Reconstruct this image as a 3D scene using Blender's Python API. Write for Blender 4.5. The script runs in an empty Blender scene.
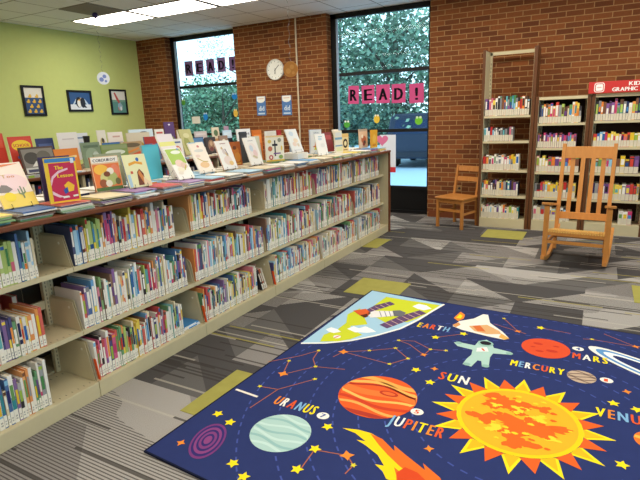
import bpy, math, random
from mathutils import Matrix, Vector
R = random.Random(7)
S = bpy.context.scene
COL = S.collection
PI = math.pi

# ------------------------------------------------------------------ materials
def lin(c):
    return tuple(((v/255)/12.92 if v/255 <= .04045 else ((v/255+.055)/1.055)**2.4) for v in c) + (1,)
MC = {}
def M(c, rough=.55, spec=.3, noise=0.0, name=None, metal=0.0):
    key = (tuple(c), rough, spec, noise, metal)
    if key in MC: return MC[key]
    m = bpy.data.materials.new(name or 'paint_%d_%d_%d' % tuple(c)); m.use_nodes = True
    nt = m.node_tree; b = nt.nodes['Principled BSDF']
    b.inputs['Base Color'].default_value = lin(c); b.inputs['Roughness'].default_value = rough
    b.inputs['Specular IOR Level'].default_value = spec; b.inputs['Metallic'].default_value = metal
    if noise:
        n = nt.nodes.new('ShaderNodeTexNoise'); n.inputs['Scale'].default_value = 14
        tc = nt.nodes.new('ShaderNodeTexCoord'); nt.links.new(tc.outputs['Object'], n.inputs['Vector'])
        mx = nt.nodes.new('ShaderNodeMix'); mx.data_type = 'RGBA'
        l = lin(c); mx.inputs['A'].default_value = tuple(v*(1-noise) for v in l[:3])+(1,)
        mx.inputs['B'].default_value = tuple(min(1, v*(1+noise)) for v in l[:3])+(1,)
        nt.links.new(n.outputs['Fac'], mx.inputs['Factor']); nt.links.new(mx.outputs['Result'], b.inputs['Base Color'])
    MC[key] = m
    return m

class NT:
    """small helper for node materials"""
    def __init__(self, name):
        self.m = bpy.data.materials.new(name); self.m.use_nodes = True
        self.t = self.m.node_tree; self.b = self.t.nodes['Principled BSDF']
    def n(self, kind, **kw):
        x = self.t.nodes.new(kind)
        for k, v in kw.items(): setattr(x, k, v)
        return x
    def put(self, sock, v):
        if hasattr(v, 'links') or isinstance(v, bpy.types.NodeSocket): self.t.links.new(v, sock)
        else: sock.default_value = v
    def math(self, op, a, b=0.0, c=None):
        x = self.n('ShaderNodeMath', operation=op); self.put(x.inputs[0], a); self.put(x.inputs[1], b)
        if c is not None: self.put(x.inputs[2], c)
        return x.outputs[0]
    def mix(self, f, a, b):
        x = self.n('ShaderNodeMix', data_type='RGBA'); self.put(x.inputs['Factor'], f)
        self.put(x.inputs['A'], a); self.put(x.inputs['B'], b); return x.outputs['Result']
    def pos(self):
        g = self.n('ShaderNodeNewGeometry'); s = self.n('ShaderNodeSeparateXYZ')
        self.t.links.new(g.outputs['Position'], s.inputs[0]); return s.outputs
    def xyz(self, x, y, z=0.0):
        c = self.n('ShaderNodeCombineXYZ'); self.put(c.inputs[0], x); self.put(c.inputs[1], y); self.put(c.inputs[2], z); return c.outputs[0]
    def noise(self, vec, scale, detail=2):
        x = self.n('ShaderNodeTexNoise'); self.put(x.inputs['Vector'], vec); x.inputs['Scale'].default_value = scale
        x.inputs['Detail'].default_value = detail; return x.outputs['Fac']
    def white(self, vec):
        x = self.n('ShaderNodeTexWhiteNoise', noise_dimensions='3D'); self.put(x.inputs['Vector'], vec); return x.outputs['Value']
    def out(self, col, rough=.6, spec=.3, bump=None, strength=.3, dist=.004):
        self.put(self.b.inputs['Base Color'], col); self.put(self.b.inputs['Roughness'], rough)
        self.b.inputs['Specular IOR Level'].default_value = spec
        if bump is not None:
            x = self.n('ShaderNodeBump'); x.inputs['Strength'].default_value = strength; x.inputs['Distance'].default_value = dist
            self.put(x.inputs['Height'], bump); self.t.links.new(x.outputs[0], self.b.inputs['Normal'])
        return self.m

def brick_material():
    k = NT('red_brick'); p = k.pos()
    vec = k.xyz(k.math('ADD', p[0], p[1]), p[2])
    br = k.n('ShaderNodeTexBrick'); k.put(br.inputs['Vector'], vec)
    br.inputs['Scale'].default_value = 1; br.inputs['Brick Width'].default_value = .203; br.inputs['Row Height'].default_value = .0677
    br.inputs['Mortar Size'].default_value = .0055; br.inputs['Mortar Smooth'].default_value = .2; br.inputs['Bias'].default_value = -.15
    br.inputs['Color1'].default_value = lin((148, 88, 48)); br.inputs['Color2'].default_value = lin((100, 57, 35)); br.inputs['Mortar'].default_value = lin((182, 140, 92))
    nz = k.noise(vec, 40, 3)
    col = k.mix(k.math('MULTIPLY', nz, .45), br.outputs['Color'], lin((80, 44, 32)))
    return k.out(col, .85, .15, k.math('SUBTRACT', 1.0, br.outputs['Fac']), .6, .006)

def carpet_material():
    k = NT('tile_carpet'); p = k.pos(); X, Y = p[0], p[1]
    s = .457
    v = k.math('DIVIDE', k.math('ADD', Y, 20.05), s); row = k.math('FLOOR', v); fv = k.math('FRACT', v)
    sh = k.math('MULTIPLY', k.math('GREATER_THAN', k.white(k.xyz(row, 3.0)), .5), .5)
    u = k.math('ADD', k.math('DIVIDE', k.math('ADD', X, 20.0), .50), sh); cell = k.math('FLOOR', u); fu = k.math('FRACT', u)
    r1 = k.white(k.xyz(cell, row, 1.0)); r2 = k.white(k.xyz(cell, row, 7.0)); r3 = k.white(k.xyz(cell, row, 13.0)); r4 = k.white(k.xyz(cell, row, 23.0))
    flip = k.math('GREATER_THAN', r3, .5)
    fu2 = k.math('ADD', k.math('MULTIPLY', fu, k.math('SUBTRACT', 1.0, flip)), k.math('MULTIPLY', k.math('SUBTRACT', 1.0, fu), flip))
    # an oblique cut across each tile
    half = k.math('GREATER_THAN', k.math('ADD', fu2, k.math('MULTIPLY', fv, -1.0)), k.math('MULTIPLY', k.math('SUBTRACT', r4, .5), .35))
    pick = k.math('ADD', k.math('MULTIPLY', half, r1), k.math('MULTIPLY', k.math('SUBTRACT', 1.0, half), r2))
    tone = k.n('ShaderNodeValToRGB'); cr = tone.color_ramp; cr.interpolation = 'CONSTANT'
    cr.elements[0].position = 0; cr.elements[0].color = lin((82, 79, 78))
    cr.elements[1].position = .34; cr.elements[1].color = lin((104, 101, 98))
    for q, c in ((.50, (146, 141, 136)), (.78, (172, 167, 160))):
        e = cr.elements.new(q); e.color = lin(c)
    k.put(tone.inputs[0], pick)
    light = k.math('GREATER_THAN', pick, .52)
    # pin stripes on the light tiles; sparse lines on the dark ones; both run along X
    pin = k.math('GREATER_THAN', k.math('FRACT', k.math('MULTIPLY', Y, 58.0)), .62)
    reg = k.math('GREATER_THAN', k.noise(k.xyz(k.math('MULTIPLY', X, .6), k.math('MULTIPLY', Y, 2.2)), 1.3, 0), .46)
    band = k.math('MULTIPLY', k.math('MULTIPLY', pin, light), reg)
    col = k.mix(k.math('MULTIPLY', band, .78), tone.outputs[0], lin((66, 60, 56)))
    ln = k.math('FLOOR', k.math('MULTIPLY', Y, 62.0)); seg = k.math('FLOOR', k.math('ADD', k.math('MULTIPLY', X, 1.6), k.math('MULTIPLY', k.white(k.xyz(ln, 5.0)), 9.0)))
    rr = k.white(k.xyz(ln, seg, 31.0))
    col = k.mix(k.math('MULTIPLY', k.math('GREATER_THAN', rr, .93), .8), col, lin((66, 62, 58)))
    col = k.mix(k.math('MULTIPLY', k.math('LESS_THAN', rr, .022), .55), col, lin((196, 188, 172)))
    col = k.mix(k.math('MULTIPLY', k.math('LESS_THAN', k.math('ABSOLUTE', k.math('SUBTRACT', rr, .5)), .004), .7), col, lin((176, 164, 72)))
    sp = k.noise(k.xyz(X, Y), 260, 1)
    col = k.mix(k.math('MULTIPLY', k.math('SUBTRACT', sp, .35), .8), col, lin((52, 49, 46)))
    return k.out(col, .95, .05, sp, .4, .004)

def ceiling_material():
    k = NT('acoustic_tile'); p = k.pos()
    fx = k.math('FRACT', k.math('DIVIDE', k.math('ADD', p[0], 61.0+7.245), .61)); fy = k.math('FRACT', k.math('DIVIDE', k.math('ADD', p[1], 61.0-4.79+.005), .61))
    g = k.math('MAXIMUM', k.math('LESS_THAN', fx, .03), k.math('LESS_THAN', fy, .03))
    sp = k.noise(k.xyz(p[0], p[1]), 120, 2)
    col = k.mix(k.math('MULTIPLY', sp, .25), lin((252, 250, 247)), lin((226, 222, 217)))
    col = k.mix(k.math('MULTIPLY', g, .8), col, lin((150, 140, 128)))
    return k.out(col, .9, .1, k.math('SUBTRACT', 1.0, g), .3, .004)

def wood_material(name, a, b, scale=9, axis=(1, 1, 8), rough=.4):
    k = NT(name); tc = k.n('ShaderNodeTexCoord'); mp = k.n('ShaderNodeMapping'); k.put(mp.inputs[0], tc.outputs['Object']); mp.inputs['Scale'].default_value = axis
    nz = k.noise(mp.outputs[0], scale, 4)
    return k.out(k.mix(nz, lin(a), lin(b)), rough, .4)

def glass_material():
    m = bpy.data.materials.new('window_glass'); m.use_nodes = True; t = m.node_tree; t.nodes.clear()
    o = t.nodes.new('ShaderNodeOutputMaterial'); mx = t.nodes.new('ShaderNodeMixShader'); tr = t.nodes.new('ShaderNodeBsdfTransparent'); gl = t.nodes.new('ShaderNodeBsdfGlossy')
    tr.inputs[0].default_value = (.84, .95, .98, 1); gl.inputs['Roughness'].default_value = .02
    fr = t.nodes.new('ShaderNodeFresnel'); fr.inputs[0].default_value = 1.16
    t.links.new(fr.outputs[0], mx.inputs[0]); t.links.new(tr.outputs[0], mx.inputs[1]); t.links.new(gl.outputs[0], mx.inputs[2]); t.links.new(mx.outputs[0], o.inputs[0])
    return m
def glow(name, c, s):
    m = bpy.data.materials.new(name); m.use_nodes = True; b = m.node_tree.nodes['Principled BSDF']
    b.inputs['Base Color'].default_value = (.8, .8, .8, 1); b.inputs['Emission Color'].default_value = c + (1,); b.inputs['Emission Strength'].default_value = s
    return m

BRICK = brick_material(); CARPET = carpet_material(); CEIL = ceiling_material(); GLASS = glass_material()
WOODEDGE = wood_material('brown_laminate', (128, 74, 42), (92, 50, 30), 5, (1, .4, 6), .35)
OAK = wood_material('honey_oak', (216, 150, 76), (190, 120, 54), 6, (6, 6, 1.2), .35)
OAK2 = wood_material('golden_oak', (198, 134, 66), (166, 102, 46), 6, (6, 6, 1.2), .35)
PUTTY = M((200, 187, 150), .45, .4, .05, 'putty_enamel'); PUTTYD = M((120, 114, 98), .6, .3, 0, 'slot_shadow_grey')
BLACK = M((16, 16, 18), .5, .3, 0, 'black_enamel'); WIRE = M((20, 20, 22), .35, .5, 0, 'black_wire')
PAGE = M((230, 220, 198), .8, .1, 0, 'book_paper'); LABEL = M((236, 230, 214), .6, .2, 0, 'spine_label_paper')
LABELW = M((212, 202, 180), .6, .2, 0, 'shelf_label_paper'); WHITE = M((236, 234, 228), .6, .2, 0, 'white_paper')
GREEN = M((200, 207, 126), .7, .2, .03, 'green_wall_paint')

# ------------------------------------------------------------------ mesh builder
class MB:
    def __init__(s): s.v = []; s.f = []; s.mi = []; s.ms = []
    def m(s, mat):
        if mat not in s.ms: s.ms.append(mat)
        return s.ms.index(mat)
    def add(s, vs, fs, mat, X=None):
        o = len(s.v); i = s.m(mat)
        s.v += [tuple(X @ Vector(p)) if X is not None else tuple(p) for p in vs]
        s.f += [tuple(o+j for j in f) for f in fs]; s.mi += [i]*len(fs); return s
    def box(s, a, b, mat, X=None):
        x0, y0, z0 = a; x1, y1, z1 = b
        vs = [(x0, y0, z0), (x1, y0, z0), (x1, y1, z0), (x0, y1, z0), (x0, y0, z1), (x1, y0, z1), (x1, y1, z1), (x0, y1, z1)]
        return s.add(vs, [(0, 3, 2, 1), (4, 5, 6, 7), (0, 1, 5, 4), (1, 2, 6, 5), (2, 3, 7, 6), (3, 0, 4, 7)], mat, X)
    def poly(s, pts, mat, X=None): return s.add(pts, [tuple(range(len(pts)))], mat, X)
    def prism(s, pts, d, mat, X=None):
        """pts: closed outline (3-D, planar), pushed by vector d"""
        n = len(pts); d = Vector(d); vs = [tuple(p) for p in pts] + [tuple(Vector(p)+d) for p in pts]
        fs = [tuple(range(n-1, -1, -1)), tuple(range(n, 2*n))] + [(i, (i+1) % n, n+(i+1) % n, n+i) for i in range(n)]
        return s.add(vs, fs, mat, X)
    def bar(s, p, q, w, h, mat, up=(0, 0, 1), X=None, taper=1.0):
        p = Vector(p); q = Vector(q); d = (q-p).normalized(); sd = d.cross(Vector(up))
        if sd.length < 1e-4: sd = d.cross(Vector((0, 1, 0)))
        sd.normalize(); u = sd.cross(d).normalized(); vs = []
        for c, k in ((p, 1), (q, taper)):
            for a, b in ((-1, -1), (1, -1), (1, 1), (-1, 1)): vs.append(tuple(c+sd*(a*w/2*k)+u*(b*h/2*k)))
        return s.add(vs, [(3, 2, 1, 0), (4, 5, 6, 7), (0, 1, 5, 4), (1, 2, 6, 5), (2, 3, 7, 6), (3, 0, 4, 7)], mat, X)
    def tube(s, pts, r, mat, n=6, X=None):
        pts = [Vector(p) for p in pts]; vs = []; fs = []
        for i, c in enumerate(pts):
            d = (pts[min(i+1, len(pts)-1)]-pts[max(i-1, 0)]).normalized()
            a = d.cross(Vector((0, 0, 1)));
            if a.length < .05: a = d.cross(Vector((1, 0, 0)))
            a.normalize(); b = d.cross(a); rr = r[i] if isinstance(r, (list, tuple)) else r
            for j in range(n): t = 2*PI*j/n; vs.append(tuple(c+a*(math.cos(t)*rr)+b*(math.sin(t)*rr)))
        for i in range(len(pts)-1):
            for j in range(n): k = (j+1) % n; fs.append((i*n+j, i*n+k, (i+1)*n+k, (i+1)*n+j))
        fs += [tuple(range(n-1, -1, -1)), tuple(range((len(pts)-1)*n, len(pts)*n))]
        return s.add(vs, fs, mat, X)
    def lathe(s, prof, mat, n=24, X=None):
        vs = []; fs = []
        for r, z in prof:
            for j in range(n): t = 2*PI*j/n; vs.append((r*math.cos(t), r*math.sin(t), z))
        for i in range(len(prof)-1):
            for j in range(n): k = (j+1) % n; fs.append((i*n+j, i*n+k, (i+1)*n+k, (i+1)*n+j))
        fs += [tuple(range(n-1, -1, -1)), tuple(range((len(prof)-1)*n, len(prof)*n))]
        return s.add(vs, fs, mat, X)
    def build(s, name, parent=None, loc=None, rot=None, bevel=0.0, smooth=False):
        me = bpy.data.meshes.new(name); me.from_pydata(s.v, [], s.f)
        for m in s.ms: me.materials.append(m)
        me.polygons.foreach_set('material_index', s.mi)
        if smooth: me.polygons.foreach_set('use_smooth', [True]*len(s.f))
        me.update(); o = bpy.data.objects.new(name, me); COL.objects.link(o)
        if parent is not None: o.parent = parent
        if loc is not None: o.location = loc
        if rot is not None: o.rotation_euler = rot
        if bevel:
            b = o.modifiers.new('Bevel', 'BEVEL'); b.width = bevel; b.segments = 2; b.limit_method = 'ANGLE'
        return o
def tag(o, label, cat, group=None, kind=None):
    o['label'] = label; o['category'] = cat
    if group: o['group'] = group
    if kind: o['kind'] = kind
    return o
def thing(name, label, cat, loc=(0, 0, 0), rz=0.0, group=None):
    o = bpy.data.objects.new(name, None); COL.objects.link(o); o.location = loc; o.rotation_euler = (0, 0, rz); o.empty_display_size = .1
    return tag(o, label, cat, group)
def struct(o): o['kind'] = 'structure'; return o
ORD = ['first', 'second', 'third', 'fourth', 'fifth', 'sixth', 'seventh', 'eighth', 'ninth', 'tenth', 'eleventh', 'twelfth', 'thirteenth', 'fourteenth', 'fifteenth', 'sixteenth', 'seventeenth', 'eighteenth', 'nineteenth']
TENS = {2: 'twent', 3: 'thirt', 4: 'fort', 5: 'fift', 6: 'sixt'}
def ordinal(i):            # 0 -> first
    n = i+1
    if n < 20: return ORD[n-1]
    t, u = divmod(n, 10)
    return TENS[t]+'ieth' if u == 0 else TENS[t]+'y-'+ORD[u-1]

# letters from the built-in font, cached as flat meshes
GL = {}
def glyphs(chars):
    for ch in chars:
        cu = bpy.data.curves.new('glyph', 'FONT'); cu.body = ch; cu.resolution_u = 2; o = bpy.data.objects.new('glyph', cu); COL.objects.link(o)
        bpy.context.view_layer.update(); dg = bpy.context.evaluated_depsgraph_get(); e = o.evaluated_get(dg); me = e.to_mesh()
        vs = [(v.co.x, v.co.y) for v in me.vertices]; fs = [tuple(p.vertices) for p in me.polygons]
        e.to_mesh_clear(); bpy.data.objects.remove(o); bpy.data.curves.remove(cu)
        x0 = min(v[0] for v in vs); x1 = max(v[0] for v in vs)
        GL[ch] = ([(a-x0, b) for a, b in vs], fs, x1-x0)
glyphs(sorted(set('READ!EARTHSUNMERCURYVENUSMARSJUPITERURANUSKIDSGRAPHICNOVELS123457didTheLessonCORDUROYSCHOOLTBACanoeoneAMAZINGtocus')))
def text(mb, s, width, height, mats, X, bold=0.0, gap=.12, only=None):
    """letters along +x from 0 to width, cap height `height`, drawn in local xy-plane, each with its own material; X places them"""
    tot = sum((GL[c][2] if c != ' ' else .3)+gap for c in s)-gap; k = width/tot; hk = height/.73; x = 0
    for i, c in enumerate(s):
        if c == ' ': x += (.3+gap)*k; continue
        vs, fs, w = GL[c]; mt = mats[i % len(mats)] if isinstance(mats, (list, tuple)) else mats
        for zi, dx in enumerate((-bold, 0, bold) if bold else (0,)):
            mb.add([(x+a*k+dx, b*hk, zi*.00012) for a, b in vs], fs, mt, X)
        x += (w+gap)*k

# ================================================================== SETTING
ZC = 3.09; YB = 7.40; XG = -8.05; XR = 4.6; YF = -3.4
struct(MB().poly([(XG-.1, YF-.1, 0), (XR+.1, YF-.1, 0), (XR+.1, YB+.2, 0), (XG-.1, YB+.2, 0)], CARPET).build('floor'))
struct(MB().box((XG-.1, YF-.1, ZC), (XR+.1, YB+.26, ZC+.1), CEIL).build('ceiling'))
struct(MB().box((XG-.1, YF, 0), (XG, YB+.2, ZC), GREEN).build('wall_left'))
CREAM = M((214, 206, 190), .8, .2, .03, 'cream_wall_paint')
wr_ = MB()
for a, b in (((XR, YF, 0), (XR+.1, YB+.2, .35)), ((XR, YF, 2.95), (XR+.1, YB+.2, ZC)), ((XR, 5.6, .35), (XR+.1, YB+.2, 2.95)), ((XR, YF, .35), (XR+.1, -2.6, 2.95))): wr_.box(a, b, CREAM)
struct(wr_.build('wall_right'))
struct(MB().box((XG-.1, YF-.1, 0), (XR+.1, YF, ZC), CREAM).build('wall_front'))
def window_band(n, p, q, loc, rz):
    root = struct(bpy.data.objects.new('window_%d' % n, None)); COL.objects.link(root); root.location = loc; root.rotation_euler = (0, 0, rz); L = q-p; fr = MB()
    k_ = max(3, round(L/1.6))
    for i in range(k_+1): x_ = -L/2+L*i/k_; fr.box((x_-.03, .02, .35), (x_+.03, .08, 2.95), BLACK)
    for z_ in (.35, 2.2, 2.89): fr.box((-L/2, .02, z_), (L/2, .08, z_+.06), BLACK)
    fr.build('window_frame', root)
    MB().box((-L/2, .045, .41), (L/2, .05, 2.89), GLASS).build('glass_pane', root)
window_band(3, -2.6, 5.6, (XR, 1.5, 0), -PI/2)  # added window in the unseen right wall, made for daylight fill
W1 = (-7.30, -5.69); W2 = (-3.875, -2.225)
wb = MB()
for a, b in ((XG, W1[0]), (W1[1], W2[0]), (W2[1], XR)): wb.box((a, YB, 0), (b, YB+.24, ZC), BRICK)
struct(wb.build('wall_back'))
def window(n, x0, x1):
    y0, y1 = 7.54, 7.60
    root = struct(bpy.data.objects.new('window_%d' % n, None)); COL.objects.link(root); root.location = ((x0+x1)/2, y0, 0)
    cx = (x0+x1)/2; hw = (x1-x0)/2
    f = MB()
    f.box((-hw, 0, 0), (-hw+.10, .06, ZC), BLACK); f.box((hw-.06, 0, 0), (hw, .06, ZC), BLACK)
    f.box((-hw, 0, ZC-.075), (hw, .06, ZC), BLACK)
    for a, b in ((2.155, 2.205), (1.27, 1.318), (0, .05), (.38, .432)): f.box((-hw+.1, 0, a), (hw-.06, .06, b), BLACK)
    f.build('window_frame', root)
    MB().box((-hw+.1, .02, .05), (hw-.06, .045, .38), M((10, 10, 12), .4, .4)).build('spandrel_panel', root)
    for a, b in ((.432, 1.27), (1.318, 2.155), (2.205, ZC-.075)):
        MB().box((-hw+.1, .027, a), (hw-.06, .033, b), GLASS).build('glass_pane', root)
    MB().box((-hw+.10, -.012, .44), (-hw+.135, .0, ZC-.08), M((150, 172, 196), .4, .4)).build('weather_strip', root)
window(1, *W1); window(2, *W2)
struct(MB().box((-2.20, YB-.012, 0), (-1.40, YB-.001, .10), M((120, 66, 38), .6, .2)).build('baseboard_back'))

# ================================================================== LIGHTS
LAMP = glow('lit_diffuser', (1, .93, .82), 12.5)
LTRIM = M((168, 164, 156), .5, .3)
def ceiling_light(x, y, label):
    t = thing('ceiling_light', label, 'ceiling light', (x, y, ZC-.012), 0, 'recessed ceiling troffers')
    f = MB(); L, D = .585, .305
    for a, b in (((-L, -D, 0), (L, -D+.02, .012)), ((-L, D-.02, 0), (L, D, .012)), ((-L, -D, 0), (-L+.02, D, .012)), ((L-.02, -D, 0), (L, D, .012))): f.box(a, b, LTRIM)
    f.build('trim_frame', t)
    MB().poly([(-L+.02, -D+.02, .006), (-L+.02, D-.02, .006), (L-.02, D-.02, .006), (L-.02, -D+.02, .006)], LAMP).build('diffuser', t)
n = 0
for ri, (y, x0, cnt, row) in enumerate(((5.705, -6.63, 8, 'window-side'), (2.05, -6.63, 6, 'middle'), (-1.0, -6.63, 6, 'far'))):
    for i in range(cnt):
        x = x0+1.22*i if ri == 0 else x0+1.83*i
        if x > 4: continue
        ceiling_light(x, y, 'lit two by four troffer, %s from the green wall in the %s row' % (ordinal(i), row))
pv = MB(); pv.box((-6.625, 4.80, ZC-.01), (-6.03, 5.39, ZC), M((150, 142, 132), .9, .1))
vent = pv.build('ceiling_vent')
tag(vent, 'flat grey return air panel among white ceiling tiles beside the lights', 'vent')

# camera
f, pitch, roll, yaw, ch = 501.3846, .23858, .0354047, .50808, 1.522
h = Vector((-math.sin(yaw), math.cos(yaw), 0)); r0 = Vector((math.cos(yaw), math.sin(yaw), 0)); up = Vector((0, 0, 1))
fw = h*math.cos(pitch)-up*math.sin(pitch); u0 = h*math.sin(pitch)+up*math.cos(pitch)
rr = r0*math.cos(roll)-u0*math.sin(roll); uu = u0*math.cos(roll)+r0*math.sin(roll)
cam = bpy.data.cameras.new('camera'); co = bpy.data.objects.new('camera', cam); COL.objects.link(co)
cam.sensor_width = 36; cam.lens = 36*f/640; cam.clip_start = .05; cam.clip_end = 300
co.matrix_world = Matrix(((rr.x, uu.x, -fw.x, 0), (rr.y, uu.y, -fw.y, 0), (rr.z, uu.z, -fw.z, ch), (0, 0, 0, 1)))
S.camera = co
def floor_at(px, py, z=0.0):
    """the point of a horizontal plane that the photograph shows at a pixel (used to read the rug's printed drawing)"""
    d = fw + rr*((px-320)/f) - uu*((py-240)/f); t = (z-ch)/d.z
    return (d.x*t, d.y*t)

# world: overcast daylight
w = bpy.data.worlds.new('overcast_sky'); S.world = w; w.use_nodes = True
bg = w.node_tree.nodes['Background']; bg.inputs[0].default_value = (.74, .91, 1.0, 1); bg.inputs[1].default_value = 2.5
vs_ = S.view_settings; vs_.view_transform = 'Standard'; vs_.look = 'None'; vs_.gamma = 1; vs_.use_curve_mapping = False; vs_.exposure = 0.0

# ================================================================== RUG
def rug():
    mb = MB(); T = .0125
    NAVY = M((47, 57, 104), .9, .05, .06); DK = M((26, 30, 52), .9, .05)
    A = (-1.676, 3.922); B = (1.62, 3.72); D = (-1.781, 1.40); Cc = (B[0]+D[0]-A[0], B[1]+D[1]-A[1])
    mb.prism([p+(.0033,) for p in (A, D, Cc, B)], (0, 0, T-.0033), DK)
    def inset(p, q, k): return (p[0]+(q[0]-p[0])*k, p[1]+(q[1]-p[1])*k)
    mid = ((A[0]+Cc[0])/2, (A[1]+Cc[1])/2)
    ins = [inset(p, mid, .006) for p in (A, D, Cc, B)]
    mb.poly([p+(T+.0003,) for p in ins], NAVY)
    def Z(l): return T+.0008+l*.0004
    def P(pts, col, l, px=True):
        mb.poly([(floor_at(*p, T) if px else p)+(Z(l),) for p in pts], M(col, .9, .05))
    def ell(c, rx, ry, col, l, n=40, rot=0.0, a0=0, a1=2*PI):
        m_ = M(col, .9, .05); pts = []
        for i in range(n):
            t = a0+(a1-a0)*i/(n if a1-a0 > 6.2 else n-1); x = rx*math.cos(t); y = ry*math.sin(t)
            pts.append((c[0]+x*math.cos(rot)-y*math.sin(rot), c[1]+x*math.sin(rot)+y*math.cos(rot), Z(l)))
        mb.poly(pts, m_)
    def line(pts, wd, col, l, px=True, dash=None):
        q = [floor_at(*p, T) if px else p for p in pts]; m_ = M(col, .9, .05)
        for i, (a, b) in enumerate(zip(q, q[1:])):
            if dash and i % 2: continue
            d = Vector((b[0]-a[0], b[1]-a[1]));
            if d.length < 1e-6: continue
            nn = Vector((-d.y, d.x)).normalized()*wd/2
            mb.poly([(a[0]-nn.x, a[1]-nn.y, Z(l)), (b[0]-nn.x, b[1]-nn.y, Z(l)), (b[0]+nn.x, b[1]+nn.y, Z(l)), (a[0]+nn.x, a[1]+nn.y, Z(l))], m_)
    def star(px, r, col, l=3, k=5, ratio=.5, world=None):
        c = world or floor_at(*px, T); t0 = R.uniform(0, 1)
        mb.poly([(c[0]+(r if i % 2 == 0 else r*ratio)*math.cos(t0+i*PI/k), c[1]+(r if i % 2 == 0 else r*ratio)*math.sin(t0+i*PI/k), Z(l)) for i in range(2*k)], M(col, .9, .05))
    YE = (248, 222, 40); OR = (238, 140, 56); RO = (226, 92, 52); WH = (240, 236, 226); BL = (130, 176, 214); MINT = (176, 208, 196)
    sun = floor_at(517.5, 420, T)
    # dashed orbits, concentric round the sun
    for rad in (.52, .665, .80, .93, 1.07, 1.22, 1.40):
        n_ = int(rad*2*PI/.034)
        line([(sun[0]+rad*math.cos(2*PI*i/n_), sun[1]+rad*math.sin(2*PI*i/n_)) for i in range(int(n_*.12), int(n_*.93))], .008, (72, 86, 156), 0, False, True)
    # corner with the Earth seen from orbit
    arc = [(301, 343.5), (325, 343.3), (350, 341), (375, 336), (400, 329), (417.5, 320.5), (432, 311.5), (444, 304.5)]
    corner = inset(A, mid, .008)
    LB = M((168, 206, 226), .9, .05)
    mb.poly([floor_at(*p, T)+(Z(1),) for p in arc]+[corner+(Z(1),)], LB)
    z5 = lambda L: [(300+x/4, 290+y/4) for x, y in L]
    LG = (206, 214, 54)
    P(z5([(345, 28), (430, 42), (500, 52), (560, 62), (520, 88), (470, 114), (430, 130), (390, 126), (340, 130), (300, 108), (262, 92), (300, 60)]), LG, 2)
    P(z5([(80, 207), (95, 180), (150, 158), (185, 132), (190, 98), (240, 74), (262, 120), (270, 138), (200, 145), (230, 170), (250, 180), (200, 198), (150, 206)]), LG, 2)
    for cl in ([(103, 158), (125, 150), (150, 158), (165, 168), (135, 173), (115, 168)], [(188, 156), (215, 146), (235, 154), (262, 146), (285, 156), (305, 168), (270, 172), (220, 170)], [(450, 66), (475, 56), (505, 62), (527, 76), (495, 82), (470, 76)]): P(z5(cl), (244, 246, 244), 3)
    line(arc, .02, (240, 240, 236), 4)
    # satellite
    P(z5([(262, 82), (300, 62), (360, 47), (380, 58), (330, 74), (280, 90)]), (104, 78, 112), 4); P(z5([(318, 140), (400, 105), (478, 82), (506, 94), (430, 124), (348, 155)]), (104, 78, 112), 4)
    for i in range(1, 7):
        a = i/7; line(z5([(318+160*a, 140-58*a), (348+158*a, 155-61*a)]), .006, (226, 190, 170), 5)
    for i in range(1, 5):
        a = i/5; line(z5([(262+98*a, 82-35*a), (280+100*a, 90-32*a)]), .006, (226, 190, 170), 5)
    P(z5([(272, 92), (300, 84), (370, 86), (378, 104), (320, 110), (280, 112)]), (236, 232, 228), 5)
    P(z5([(370, 84), (400, 82), (424, 92), (410, 108), (376, 106)]), (112, 112, 116), 5)
    P(z5([(212, 84), (264, 76), (284, 94), (262, 112), (238, 102)]), (220, 98, 50), 5); P(z5([(240, 102), (270, 96), (272, 108), (256, 112)]), (92, 46, 34), 6)
    for dx in (318, 338, 356): line(z5([(dx, 86), (dx+8, 108)]), .007, (150, 150, 156), 6)
    star((337, 337), .028, WH, 4, 10, .95); line([(334.5, 338), (339.5, 336)], .01, RO, 5)
    # shuttle
    z7 = lambda L: [(440+x/3.2, 290+y/3.2) for x, y in L]
    P(z7([(40, 116), (62, 100), (108, 92), (138, 78), (154, 80), (160, 106), (200, 134), (220, 154), (206, 160), (150, 148), (110, 138), (70, 128)]), (240, 234, 222), 2)
    P(z7([(92, 116), (150, 112), (190, 132), (196, 142), (150, 142), (110, 132)]), (222, 172, 118), 3); P(z7([(104, 116), (128, 114), (146, 134), (120, 132)]), (214, 112, 60), 4)
    P(z7([(196, 140), (222, 156), (206, 160), (188, 152)]), (230, 176, 92), 3)
    P(z7([(44, 90), (66, 70), (80, 80), (76, 92), (58, 100)]), OR, 3); P(z7([(52, 90), (64, 78), (72, 84), (66, 92)]), YE, 4); P(z7([(40, 112), (60, 104), (66, 112), (50, 120)]), (214, 150, 90), 3)
    # astronaut
    P(z7([(44, 168), (62, 168), (112, 178), (124, 164), (150, 160), (166, 172), (172, 186), (228, 200), (228, 208), (170, 204), (160, 216), (156, 244), (134, 246), (132, 228), (120, 226), (100, 246), (72, 238), (84, 222), (100, 208), (104, 192), (56, 180)]), MINT, 3)
    ell(floor_at(*z7([(146, 172)])[0], T), .05, .045, (150, 190, 178), 4); ell(floor_at(*z7([(146, 171)])[0], T), .036, .03, (44, 40, 48), 5)
    P(z7([(118, 186), (150, 184), (156, 198), (116, 198)]), (236, 238, 232), 4); line(z7([(134, 188), (142, 196)]), .012, RO, 5)
    for q in ((60, 170), (222, 204), (86, 238), (146, 244)): ell(floor_at(*z7([q])[0], T), .022, .02, (146, 184, 172), 4, 12)
    # planets
    def planet(c, r, col, l=2): ell(c, r, r, col, l)
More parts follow.
